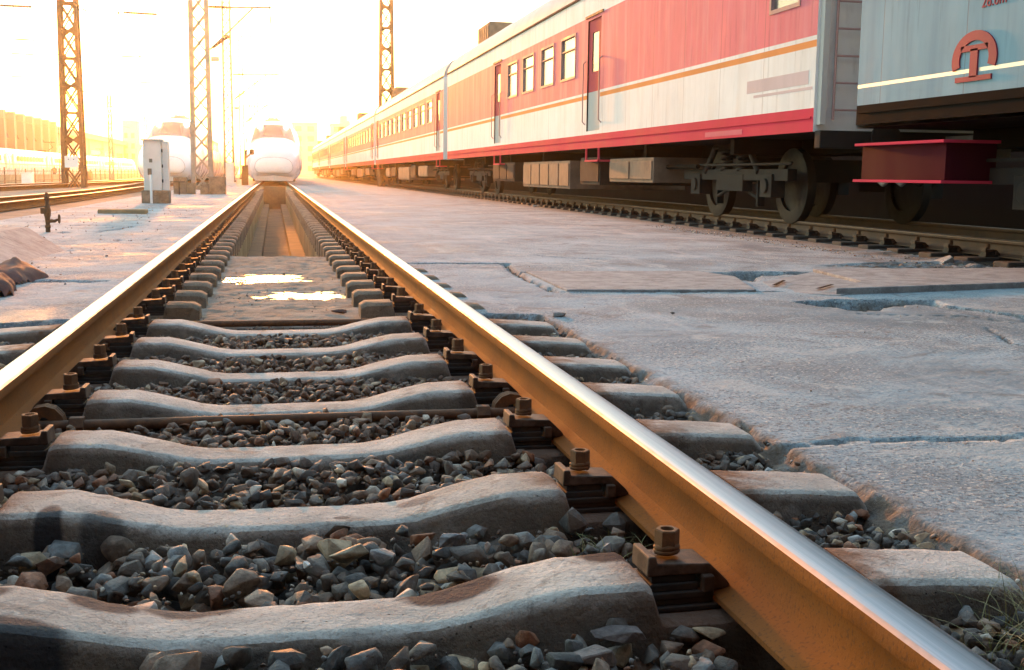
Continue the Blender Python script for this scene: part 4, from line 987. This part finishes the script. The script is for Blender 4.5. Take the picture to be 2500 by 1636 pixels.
# ------------------------------------------------------------------ lattice masts
M_['mast_brown'] = mat('mast_brown_steel', (.12, .07, .045), .75, .1, .3, 5, (.2, .1, .05), 3, .5); M_['mast_grey'] = mat('mast_galvanised', (.26, .24, .22), .6, .3, .2, 4)
M_['porcelain'] = mat('insulator_porcelain', (.22, .10, .07), .35, 0, .15, 8); M_['sign_grey'] = mat('sign_plate', (.45, .42, .38), .6, 0, .15, 6)
def bar(mb, p0, p1, w_, m=0):
    p0, p1 = Vector(p0), Vector(p1); t = (p1-p0).normalized(); a = t.cross(Vector((0, 1, 0)) if abs(t.y) < .9 else Vector((1, 0, 0))).normalized()*w_/2; c = t.cross(a)
    return mb.rings([[p + a + c, p - a + c, p - a - c, p + a - c] for p in (p0, p1)], m)
def lattice(x, y, z0, z1, w0, w1, step, lw, bw, m, t, d0=None, plates=False, cross=True):
    d0 = d0 or w0; mb = MB(); n = max(2, int((z1-z0)/step))
    def hw(z): k = (z-z0)/(z1-z0); return (w0 + (w1-w0)*k)/2, d0*(w0 + (w1-w0)*k)/w0/2
    def cn(i, z): a, b = hw(z); return (x + (-a, a, a, -a)[i], y + (-b, -b, b, b)[i], z)
    for i in range(4): bar(mb, cn(i, z0), cn(i, z1), lw)
    mb.build('leg_frame', m, t); mb = MB()
    for k in range(n):
        za, zb_ = z0 + (z1-z0)*k/n, z0 + (z1-z0)*(k+1)/n
        for i in range(4):
            j = (i+1) % 4
            if cross: bar(mb, cn(i, za), cn(j, zb_), bw); bar(mb, cn(j, za), cn(i, zb_), bw*.8)
            else: bar(mb, cn(i if k % 2 else j, za), cn(j if k % 2 else i, zb_), bw)
            if plates:
                bar(mb, cn(i, za), cn(j, za), bw*1.1)
                p = Vector(cn(i if k % 2 else j, za)); q = Vector(cn(j if k % 2 else i, za)); u = (q-p).normalized()
                a_ = p + u*.26; mb.add([p + Vector((0, 0, .24)), p - Vector((0, 0, .24)), a_ - Vector((0, 0, .07)), a_ + Vector((0, 0, .07))], [(0, 1, 2, 3)])
    mb.build('bracing', m, t)
def brown_mast(x, y, lab, board=False):
    t = empty('lattice_mast', (x, y, -.4), lab, 'lattice mast', 'brown lattice masts')
    lattice(x, y, -.4, 12.5, .74, .52, 1.05, .13, .065, M_['mast_brown'], t, plates=True)
    mb = MB()
    for s in (-1, 1): bar(mb, (x - .5 + s*.035, y - .3, -.4), (x - .42 + s*.035, y - .3, 4.3), .018)
    for k in range(26): bar(mb, (x - .5 + .0028*k*3 - .035, y - .3, -.2 + k*.175), (x - .5 + .0028*k*3 + .035, y - .3, -.2 + k*.175), .016)
    mb.build('ladder', M_['mast_brown'], t)
    if board:
        b = MB().box(x - .29, x + .23, y - .46, y - .43, .64, 1.10).build('notice_board', M_['paint_white'], t, bevel=.005)
        MB().lathe((x - .14, y - .463, .97), [(.02, -.006), (.02, .0)], 10, 0, 'y').lathe((x + .06, y - .463, .97), [(.02, -.006), (.02, .0)], 10, 0, 'y').build('bolt', M_['soot'], b)
brown_mast(-7.97, 50, 'brown lattice mast with a white notice board near its foot', True)
brown_mast(5.95, 63, 'brown lattice mast rising from behind the roof of the red and white train')
def insul(mb, p0, p1, n, r0, r1, m=1):
    p0, p1 = Vector(p0), Vector(p1); pts, rs_ = [], []
    for k in range(2*n + 1): pts.append(p0 + (p1-p0)*k/(2*n)); rs_.append(r1 if k % 2 else r0)
    return mb.path(pts, rs_, 8, m)
def cat_mast(x, y, h, w0, lab, arms, boards=False):
    t = empty('catenary_mast', (x, y, -.2), lab, 'catenary mast', 'pale catenary masts between the tracks')
    lattice(x, y, -.2, h, w0, w0*.78, .72, .16*w0/.66, .06*w0/.66, M_['mast_grey'], t, d0=w0*.8)
    MB().box(x - w0*.75, x + w0*.75, y - w0*.7, y + w0*.7, -.35, .0).build('foundation', M_['block'], t, bevel=.02)
    for (z, L, tip) in arms:
        xa = x + w0*.42; mb = MB()
        ar = empty('x', (0, 0, 0), None, None) if False else None
        a = MB().tube((xa + .75, y, z), (xa + L, y, z + .06), .042, 8).tube((xa, y, z), (xa + .75, y, z), .03, 6).tube((xa + .12, y, z - 1.6), (xa + L*.72, y, z + .02), .04, 8).tube((xa + .9, y, z), (xa + 1.25, y, z - .58), .024, 6)
        a.tube((xa + L*.9, y, z + .05), (xa + L*.9, y, z + .18), .02, 6)
        arm = a.build('cantilever', M_['mast_grey'], t, smooth=50)
        insul(MB(), (xa + .12, y, z), (xa + .8, y, z), 9, .04, .08, 0).build('insulator', M_['porcelain'], arm)
        insul(MB(), (xa + .22, y, z - 1.53), (xa + .85, y, z - 1.06), 9, .04, .08, 0).build('insulator', M_['porcelain'], arm)
    if boards:
        z = boards; MB().box(x + w0*.42 + .14, x + w0*.42 + .46, y - .02, y, z - .1, z + .1).tube((x + w0*.35, y, z + .07), (x + w0*.42 + .2, y, z + .07), .012, 6).build('number_plate', M_['sign_grey'], t)
cat_mast(-2.74, 46.7, 12.5, .66, 'pale catenary mast nearest the camera, behind the concrete blocks, in the sun glare', [(6.78, 2.45, 0)], 4.83)
cat_mast(-2.84, 77.5, 12.5, .56, 'second pale catenary mast, just beside the bullet train over the pit', [(6.74, 3.1, 0)], 4.6)
cat_mast(-2.93, 114, 13.3, .42, 'third pale catenary mast with a crossarm at its very top', [(6.75, 2.5, 0), (13.2, 1.2, 0)])
cat_mast(-1.75, 128, 10.2, .40, 'fourth pale catenary mast, faint in the haze', [(8.6, 3.0, 0)])
cat_mast(-3.0, 165, 11.0, .40, 'pale catenary mast farthest down the pit track, nearly lost in the haze', [(6.75, 2.5, 0)])
cat_mast(-10.43, 80, 5.4, .24, 'thin pale mast standing behind the fence beside the far white train', [])
cat_mast(-12.3, 120, 6.7, .24, 'small distant mast peeking over the bullet train behind the cabinet', [])

# wires
M_['wire'] = mat('overhead_wire', (.12, .09, .08), .6, .3, .1, 5)
def wire(pts, r, lab, ins=(), grp='overhead wires', ir=.055):
    ir *= 1.35; mb = MB().path(pts, r*1.5, 5); o = mb.build('overhead_wire', M_['wire'], origin=pts[0]); tag(o, lab, 'overhead wire', grp)
    p0, p1 = Vector(pts[0]), Vector(pts[-1])
    for a, b in ins: insul(MB(), p0.lerp(p1, a), p0.lerp(p1, b), 14, .03, ir, 0).build('insulator', M_['porcelain'], o)
def sag(a, b, s, n=8): return [tuple(Vector(a).lerp(Vector(b), k/n) - Vector((0, 0, 4*s*(k/n)*(1-k/n)))) for k in range(n+1)]
wire([(-13.5, 50, 6.98), (-8.3, 50, 6.93)], .012, 'highest cross wire with a long brown insulator left of the brown mast', [(.52, .80)])
wire([(-7.6, 50, 6.9), (-3.0, 50, 6.8)], .012, 'highest cross wire between the brown mast and the nearest catenary mast', [(.38, .66)])
wire([(-22, 80, 8.9), (-12.6, 80, 8.65)], .014, 'upper cross wire of the next span with a short insulator', [(.62, .76)], ir=.05)
wire([(-22, 80, 7.78), (-12.7, 80, 7.85)], .014, 'lower cross wire of the next span with a short insulator', [(.62, .76)], ir=.05)
wire([(-26, 92, 7.2), (-15, 92, 7.3)], .015, 'cross wire of the third span above the grey building', [(.66, .80)], ir=.05)
wire([(-12.2, 80, 7.86), (-3.2, 78, 7.7)], .012, 'cross wire between the brown mast and the thin mast', [(.30, .44)], ir=.045)
wire([(-12.2, 92, 7.1), (-3.4, 92, 7.1)], .012, 'cross wire low between the brown mast and the second catenary mast', [(.28, .42)], ir=.045)
wire([(-20, 118, 6.5), (-3.2, 114, 6.6)], .014, 'cross wire of the far span behind the thin mast', [(.25, .34)], ir=.05)
wire([(-24, 118, 7.9), (-3.2, 114, 7.8)], .014, 'upper cross wire of the far span behind the thin mast', [(.3, .38)], ir=.05)
wire(sag((-6.9, 18, 6.5), (-5.9, 120, 6.4), .25), .012, 'contact wire running away over the bullet train behind the cabinet')
wire(sag((-14.6, 30, 6.6), (-13.6, 160, 6.4), .35), .014, 'contact wire running away over the yard rail by the fence')
wire(sag((-19.5, 40, 6.6), (-19.5, 170, 6.4), .35), .015, 'contact wire running away over the far side of the yard')
wire(sag((-27.5, 60, 6.2), (-27.5, 230, 6.0), .3), .016, 'contact wire running away over the long white train')
wire(sag((-.08, 46.7, 6.85), (.25, 77.5, 6.85), .3), .012, 'messenger wire over the pit track in the nearest span')
wire(sag((.25, 77.5, 6.85), (-.2, 114, 6.8), .3), .012, 'messenger wire over the pit track in the second span')
wire([(-.1, 30, 5.95), (0, 77.5, 5.9), (-.2, 160, 5.9)], .010, 'contact wire hanging low over the pit track')
mb = MB().path([(-6.05, 50, 6.8), (-5.75, 50, 6.72), (-4.6, 50, 6.3), (-4.55, 50, 6.15)], .016, 6); mb.lathe((-6.05, 50, 6.82), [(.03, -.05), (.045, 0), (.03, .05)], 10, 0, 'z')
tag(mb.build('registration_arm', M_['porcelain'], origin=(-6.05, 50, 6.8)), 'thin slanting registration arm hanging in the wires right of the brown mast', 'registration arm')

# ------------------------------------------------------------------ yard furniture on the left
M_['cab'] = mat('cabinet_cream_paint', (.66, .62, .58), .5, 0, .06, 3, (.5, .44, .38), 2, .4); M_['cab_dark'] = mat('cabinet_hatch', (.25, .19, .13), .6, 0, .2, 8)
t = empty('utility_cabinet', (-2.53, 26.4, -.15), 'tall white utility cabinet on a concrete plinth with a white pole in front', 'utility cabinet')
MB().box(-2.79, -2.41, 26.3, 26.62, .13, 1.20).build('cabinet_body', M_['cab'], t, bevel=.008)
MB().box(-2.84, -2.26, 26.22, 26.72, -.2, .13).build('plinth', M_['block'], t, bevel=.015)
MB().box(-2.83, -2.37, 26.24, 26.66, 1.20, 1.235).build('lid', M_['cab'], t, bevel=.008)
MB().box(-2.665, -2.60, 26.285, 26.3, .73, .81).build('hatch', M_['cab_dark'], t, bevel=.004)
MB().box(-2.70, -2.62, 26.26, 26.3, .46, .60).build('meter_box', M_['box_brown'], t, bevel=.008)
MB().tube((-2.63, 26.19, -.18), (-2.63, 26.19, .47), .028, 10).build('pole', M_['paint_white'], t, smooth=50)
mb = MB()
for z in (.3, .62, .95): mb.box(-2.41, -2.385, 26.31, 26.36, z, z + .07)
mb.build('hinge', M_['soot'], t)
MB().box(-2.405, -2.27, 26.36, 26.66, .13, 1.19).build('side_duct', M_['cab'], t, bevel=.008)
def cblock(x0, x1, y0, y1, z1, lab, extra=None):
    mb = MB().box(x0, x1, y0, y1, -.25, z1)
    if extra: mb.box(*extra)
    tag(mb.build('concrete_block', M_['block'], origin=((x0+x1)/2, y0, -.2), bevel=.02), lab, 'concrete block', 'concrete blocks behind the cabinet')
cblock(-3.05, -2.66, 37, 37.6, .37, 'weathered concrete block just behind the utility cabinet', (-2.66, -2.42, 37.05, 37.5, -.25, .2))
cblock(-1.99, -1.5, 37, 37.7, .39, 'square concrete block in front of the nearest catenary mast, beside the rail', (-2.26, -1.99, 37.05, 37.6, -.25, .16))
tag(MB().box(-2.38, -2.0, 60, 60.5, .02, 1.0).box(-2.48, -1.9, 59.9, 60.6, -.25, .02).build('equipment_box', M_['cab'], origin=(-2.2, 60, -.2), bevel=.015), 'pale equipment box at the foot of the second catenary mast', 'equipment box')
mb = MB().box(-1.7, -1.35, 63, 63.3, -.2, .9).tube((-1.5, 63.2, .9), (-1.45, 63.2, 1.7), .05, 8).tube((-1.45, 63.2, 1.3), (-1.15, 63.2, 1.55), .04, 8).lathe((-1.15, 63.2, 1.6), [(.02, -.15), (.12, -.12), (.12, .12), (.02, .15)], 12, 0, 'z')
tag(mb.build('signal_stand', M_['rust_iron'], origin=(-1.5, 63, -.2), bevel=.01), 'dark signal stand squeezed between the second catenary mast and the bullet train', 'signal stand')
mb = MB().tube((-2.8, 36, -.2), (-2.8, 36, .22), .02, 8).box(-2.95, -2.65, 35.9, 36.1, .22, .25)
tag(mb.build('short_post', M_['soot'], origin=(-2.8, 36, -.2)), 'short dark post with a flat cap behind the utility cabinet', 'post')
t = empty('valve_stub', (-2.52, 13.77, -.15), 'rusty valve stub with a side handwheel standing on the yard paving', 'valve')
MB().lathe((-2.52, 13.77, 0), [(.026, -.17), (.026, -.10), (.032, -.09), (.032, -.07), (.024, -.06), (.03, .02), (.036, .04), (.04, .1), (.03, .14), (.022, .16), (.02, .21), (.03, .22), (.03, .25), (.022, .26), (.012, .3)], 14).build('pipe', M_['rust_iron'], t, smooth=30)
MB().box(-2.59, -2.53, 13.74, 13.8, .06, .13).build('side_boss', M_['rust_iron'], t, bevel=.008)
MB().path([(-2.51, 13.77, -.02), (-2.44, 13.76, -.02), (-2.41, 13.76, 0)], [.022, .018, .012], 10).build('branch', M_['rust_iron'], t, smooth=60)
mb = MB(); mb.path([(-2.395, 13.76 + .045*math.cos(a), .005 + .045*math.sin(a)) for a in [k*.3142 for k in range(21)]], .008, 6)
for k in range(3): mb.tube((-2.395, 13.76 - .045*math.cos(k*1.05), .005 - .045*math.sin(k*1.05)), (-2.395, 13.76 + .045*math.cos(k*1.05), .005 + .045*math.sin(k*1.05)), .005, 6)
mb.build('handwheel', M_['rust_iron'], t, smooth=60)
M_['plank'] = mat('old_plank', (.30, .22, .12), .85, 0, .25, 8, (.2, .13, .07), 4, .5, bump=.004, bsc=40)
tag(MB().box(-2.83, -2.07, 19.7, 20.0, -.16, -.075).build('slab_plank', M_['plank'], origin=(-2.45, 19.85, -.15), bevel=.02), 'low weathered slab lying flat on the yard paving before the cabinet', 'slab')
t0 = MB(); b_ = [(-1.86, 8.3), (-1.80, 10.65), (-2.95, 11.3), (-3.0, 8.2)]; tp = [(-2.32, 8.75, .05), (-2.20, 11.05, .04), (-2.75, 11.2, .04), (-2.85, 8.7, .05)]
t0.add([(x, y, -.16) for x, y in b_] + tp, [(3, 2, 1, 0), (4, 5, 6, 7), (0, 1, 5, 4), (1, 2, 6, 5), (2, 3, 7, 6), (3, 0, 4, 7)])
tag(t0.build('concrete_wedge', M_['cover'], origin=(-2.3, 9.6, -.15), bevel=.012), 'sloping pale concrete wedge lying on the yard paving behind the brown sacking', 'concrete wedge')
# brown sacking, crumpled
M_['sack'] = mat('brown_sacking', (.13, .055, .045), .9, 0, .3, 9, (.08, .035, .03), 4, .5, bump=.004, bsc=60)
def sack(x, y, lx, ly, h_, lab, sd):
    n = 40; X, Y = np.meshgrid(lin(-1, 1, n), lin(-1, 1, n)); r = np.sqrt(np.abs(X)**2.6 + np.abs(Y)**2.6)
    Z = h_*np.clip(1 - r**2, 0, 1)**.6*(1 + 1.1*fbm(X+5, Y*.5+5, 2.2, sd, 3)) ; px = x + lx*X*(1 + .25*fbm(X+3, Y+3, 1.5, sd+1, 3)); py = y + ly*Y*(1 + .25*fbm(X+9, Y+9, 1.5, sd+2, 3))
    keep = r < 1.03; mb = MB(); idx = -np.ones((n, n), int)
    for i in range(n):
        for j in range(n):
            if keep[i, j]: idx[i, j] = len(mb.v); mb.v.append((px[i, j], py[i, j], Z_PAVE - .006 + Z[i, j]))
    for i in range(n-1):
        for j in range(n-1):
            q = (idx[i, j], idx[i, j+1], idx[i+1, j+1], idx[i+1, j])
            if min(q) >= 0: mb.f.append(q); mb.m.append(0)
    return tag(mb.build('sacking', M_['sack'], origin=(x, y, Z_PAVE), smooth='all', fix=False), lab, 'sacking', 'brown sacking by the rail')
sack(-1.80, 7.85, .30, .5, .09, 'rolled brown sacking lying below the concrete wedge', 5)
sack(-1.72, 7.0, .22, .42, .12, 'crumpled heap of brown sacking in front of the rolled one', 12)
# fence and worker
M_['fence'] = mat('fence_rust', (.22, .12, .08), .8, 0, .3, 4); M_['hoard'] = mat('fence_boards', (.42, .36, .24), .85, 0, .2, 1.2, (.3, .24, .16), .7, .5)
t = empty('yard_fence', (-23, 150, -.7), 'long low yard fence of thin rusty posts and rails in front of the side-on train', 'fence')
mb = MB()
for k in range(40):
    if k % 3 != 2: continue
for k in range(34):
    y = 95 + 4.4*k; MB().box(-23.05, -22.95, y - .05, y + .05, -.75, .62 + .1*(k % 3 == 0)).build('post', M_['fence'], t)
MB().box(-23.03, -22.97, 93, 243, .36, .42).box(-23.03, -22.97, 93, 243, -.52, -.47).build('fence_rail', M_['fence'], t)
MB().box(-23.6, -23.5, 100, 243, -.72, .05).build('boarding', M_['hoard'], t)
tag(MB().box(-22.4, -21.5, 112, 113, -.72, .22).box(-22.45, -21.45, 111.9, 113.1, .22, .28).build('equipment_box', M_['paint_white'], origin=(-22, 112, -.72), bevel=.03), 'white box standing in front of the yard fence', 'equipment box')
tag(MB().box(-22.6, -21.9, 150, 151, -.72, .35).build('equipment_box', M_['vest'] if 'vest' in M_ else M_['box_brown'], origin=(-22, 150, -.72), bevel=.03), 'orange brown box standing by the yard fence beside the thin mast', 'equipment box')
tag(MB().add([(-12.6, 52, -.1), (-10.4, 50, -.25), (-10.35, 50.2, -.25), (-12.6, 52.2, -.1), (-12.6, 52, -.05), (-10.4, 50, -.2), (-10.35, 50.2, -.2), (-12.6, 52.2, -.05)], [(0, 1, 2, 3), (4, 7, 6, 5), (0, 4, 5, 1), (1, 5, 6, 2), (2, 6, 7, 3), (3, 7, 4, 0)]).build('loose_plank', M_['paint_white'], origin=(-11.4, 51, -.2)), 'pale loose plank leaning at the foot of the brown mast with the notice board', 'plank')
M_['vest'] = mat('orange_vest', (.75, .27, .08), .8, 0, .15, 6); M_['cloth'] = mat('dark_trousers', (.06, .06, .08), .85, 0, .2, 8); M_['skin'] = mat('skin', (.42, .25, .18), .6, 0, .1, 8); M_['hair'] = mat('dark_hair', (.03, .025, .02), .7)
def skin_body(name, joints, edges, m, parent):
    me = bpy.data.meshes.new(name); o0 = wpos(parent); me.from_pydata([(a[0], a[1], a[2]) for a, _ in joints], edges, [])
    o = bpy.data.objects.new(name, me); S.collection.objects.link(o); o.parent = parent
    md = o.modifiers.new('skin', 'SKIN')
    for i, (_, r) in enumerate(joints): me.skin_vertices[0].data[i].radius = r if isinstance(r, tuple) else (r, r)
    me.skin_vertices[0].data[0].use_root = True
    ms = o.modifiers.new('sub', 'SUBSURF'); ms.levels = 2; ms.render_levels = 2; me.materials.append(m); return o
t = empty('person', (-26, 149, -.75), 'worker in an orange vest standing behind the yard fence near the far white train', 'person')
J = [((0, 0, .92), (.15, .11)), ((0, 0, 1.12), (.15, .11)), ((0, 0, 1.38), (.18, .11)), ((0, 0, 1.5), .065), ((0, -.01, 1.62), (.085, .10)), ((0, 0, 1.74), (.07, .08)),
     ((.2, 0, 1.42), .06), ((.27, 0, 1.14), .048), ((.25, -.16, .95), .038), ((.24, -.22, .9), .04), ((-.2, 0, 1.42), .06), ((-.28, .02, 1.14), .048), ((-.27, -.06, .9), .038), ((-.27, -.08, .83), .04),
     ((.1, 0, .84), .095), ((.11, -.02, .48), .07), ((.11, .02, .1), .05), ((.11, -.14, .04), .045), ((-.1, 0, .84), .095), ((-.12, .02, .48), .07), ((-.12, .06, .1), .05), ((-.12, -.1, .04), .045)]
skin_body('body', J, [(0, 1), (1, 2), (2, 3), (3, 4), (4, 5), (2, 6), (6, 7), (7, 8), (8, 9), (2, 10), (10, 11), (11, 12), (12, 13), (0, 14), (14, 15), (15, 16), (16, 17), (0, 18), (18, 19), (19, 20), (20, 21)], M_['cloth'], t)
skin_body('vest', [((0, 0, .95), (.175, .135)), ((0, 0, 1.15), (.17, .13)), ((0, 0, 1.36), (.2, .13)), ((0, 0, 1.44), (.14, .1))], [(0, 1), (1, 2), (2, 3)], M_['vest'], t)
skin_body('hair', [((0, .02, 1.72), (.09, .1)), ((0, .01, 1.78), (.07, .08))], [(0, 1)], M_['hair'], t)

# ------------------------------------------------------------------ buildings
M_['hall_grey'] = mat('hall_grey_cladding', (.27, .28, .33), .7, 0, .06, .5); M_['fin'] = mat('hall_fin', (.19, .18, .20), .7, 0, .06, .5); M_['shed'] = mat('shed_wall', (.55, .44, .42), .8, 0, .06, .4, (.45, .33, .31), .2, .4)
M_['tower'] = mat('tower_wall', (.52, .44, .42), .8, 0, .05, .2); M_['shed_roof'] = mat('shed_roof', (.42, .3, .28), .7, 0, .1, .4)
t = empty('depot_hall', (-45, 180, -.72), 'grey depot hall with tall vertical fins behind the long white train', 'building')
MB().box(-52, -40.6, 130, 229, -.8, 9.0).build('wall', M_['hall_grey'], t)
for k in range(15): MB().box(-40.6, -39.3, 228.2 - k*7.0, 229.6 - k*7.0, -.8, 9.35).build('fin', M_['fin'], t)
for k in range(14):
    y0 = 229 - (k+1)*7.0 + 1.4
    f = MB().box(-40.6, -40.5, y0 + .7, y0 + 4.6, 4.6, 7.0).build('window', M_['dark_glass'], t)
    MB().add([(-40.5, y0 + 1.6, 6.9), (-40.5, y0 + 3.6, 6.9), (-39.8, y0 + 3.6, 5.3), (-39.8, y0 + 1.6, 5.3)], [(0, 1, 2, 3)]).build('open_pane', M_['coach_glass'], f, fix=False)
MB().box(-52.2, -40.3, 129.5, 229.7, 9.0, 9.2).build('roof', M_['fin'], t)
t = empty('long_shed', (-48, 330, -.72), 'long pale pinkish shed stretching behind the thin mast toward the bullet trains', 'building')
MB().box(-60, -42, 231, 520, -.8, 7.6).build('wall', M_['shed'], t)
MB().add([(-61, 230.5, 7.6), (-41, 230.5, 7.6), (-41, 521, 7.6), (-61, 521, 7.6), (-61, 230.5, 8.2), (-41, 230.5, 8.9), (-41, 521, 8.6), (-61, 521, 8.2)], [(3, 2, 1, 0), (4, 5, 6, 7), (0, 1, 5, 4), (1, 2, 6, 5), (2, 3, 7, 6), (3, 0, 4, 7)]).build('roof', M_['shed_roof'], t)
for k in range(12): MB().box(-42, -41.5, 240 + k*22, 241.4 + k*22, -.8, 7.6).build('column', M_['tower'], t)
for k in range(11): MB().box(-42, -41.9, 244 + k*22, 258 + k*22, 2.5, 5.2).build('window', M_['coach_glass'], t)
def tower(x, y, wx, wy, h, lab, top=()):
    t = empty('apartment_tower', (x, y, -.3), lab, 'tower block', 'hazy tower blocks on the skyline')
    b = MB().box(x - wx/2, x + wx/2, y, y + wy, -.5, h)
    for (a, c, d) in top: b.box(x + a, x + c, y + .5, y + wy - .5, h, h + d)
    b.build('wall', M_['tower'], t)
    n = int(h/2.9); m = max(2, int(wx/3))
    for i in range(m):
        for j in range(n): MB().box(x - wx/2 + (i+.2)*wx/m, x - wx/2 + (i+.7)*wx/m, y - .05, y + .02, 1 + j*2.9, 2.5 + j*2.9).build('window', M_['coach_glass'], t)
    MB().box(x - wx/2 - .2, x + wx/2 + .2, y - .2, y + wy + .2, h, h + .3).build('parapet', M_['tower'], t)
tower(20.2, 350, 6.5, 10, 14.8, 'faint pink tower block with a stepped top beside the roof line of the red train', [(-.5, 1.4, 2.6), (1.4, 2.2, 1.2)])
tower(9.2, 350, 7.2, 10, 14.9, 'faint wide tower block just beside the bullet train over the pit')
tower(14.6, 380, 5, 10, 10.5, 'low faint block between the two towers on the skyline')
tower(-40.3, 350, 3.8, 8, 14.4, 'faint pale tower block above the roof of the long shed')

t = empty('added_shade_hall', (-12, -15, -.3), 'unseen grey hall added behind the camera to shade the foreground', 'building')  # hall added out of view: blocks the rear sky, darkening camera-facing sides
M_['shade_hall_in'] = mat('shade_hall_wall', (.16, .15, .14), .85, 0, .15, .6)
MB().box(-34, -33.6, -40, -2.6, -.4, 8.).box(4.6, 5.0, -40, -2.6, -.4, 8.).box(-33.6, 4.6, -40, -39.6, -.4, 8.).box(-33.6, 4.6, -2.9, -2.6, 5.8, 8.).build('wall', M_['shade_hall_in'], t)
MB().box(-34.5, 5.4, -40.5, -2.2, 8., 8.4).build('roof', M_['fin'], t)

# ------------------------------------------------------------------ cover slabs in the paving
def cover(poly, z0, z1, lab, m='cover', tilt=None, slots=()):
    mb = MB(); n = len(poly); zt = [z1 + (tilt(x, y) if tilt else 0) for x, y in poly]
    mb.add([(x, y, z0) for x, y in poly] + [(x, y, z) for (x, y), z in zip(poly, zt)], [tuple(reversed(range(n))), tuple(range(n, 2*n))] + [(i, (i+1) % n, n + (i+1) % n, n + i) for i in range(n)])
    cx, cy = sum(p[0] for p in poly)/n, sum(p[1] for p in poly)/n
    o = mb.build('cover_slab', M_[m], origin=(cx, cy, z0), bevel=.006)
    tag(o, lab, 'cover slab', 'cover slabs in the paving')
    for s in slots: MB().add([(x, y, z1 + .012 + (tilt(x, y) if tilt else 0)) for x, y in s], [tuple(range(len(s)))]).build('slot', M_['dark'], o, fix=False)
cover([(1.70, 6.74), (2.88, 6.64), (3.12, 7.55), (3.02, 8.02), (1.74, 8.09)], -.2, -.130, 'pale rectangular cover slab let into the paving, the one nearest the rail')
cover([(3.30, 6.42), (5.4, 6.85), (5.6, 7.85), (3.85, 7.86), (3.72, 6.9)], -.2, -.105, 'long pale cover slab lifted over a dark gap near the train')
cover([(3.02, 6.62), (3.30, 6.36), (3.72, 6.72), (3.82, 7.8), (3.2, 7.28)], -.2, -.150, 'tilted cracked cover piece with dark slots between the two larger slabs', tilt=lambda x, y: .035*(x - 3.0), slots=[[(3.12, 6.95), (3.32, 7.22), (3.335, 7.2), (3.14, 6.92)], [(3.28, 6.66), (3.48, 6.85), (3.495, 6.82), (3.3, 6.63)]])

# ------------------------------------------------------------------ the air
hz = bpy.data.materials.new('warm_haze'); hz.use_nodes = True; t = hz.node_tree; t.nodes.clear()
o_ = t.nodes.new('ShaderNodeOutputMaterial'); pv = t.nodes.new('ShaderNodeVolumePrincipled')
pv.inputs['Color'].default_value = (.95, .9, .85, 1); pv.inputs['Density'].default_value = HAZE_DENSITY; pv.inputs['Anisotropy'].default_value = .9
t.links.new(pv.outputs[0], o_.inputs['Volume'])
hb = MB().box(-700, 700, -120, 950, -3, 22).build('haze', hz); tag(hb, kind='stuff')
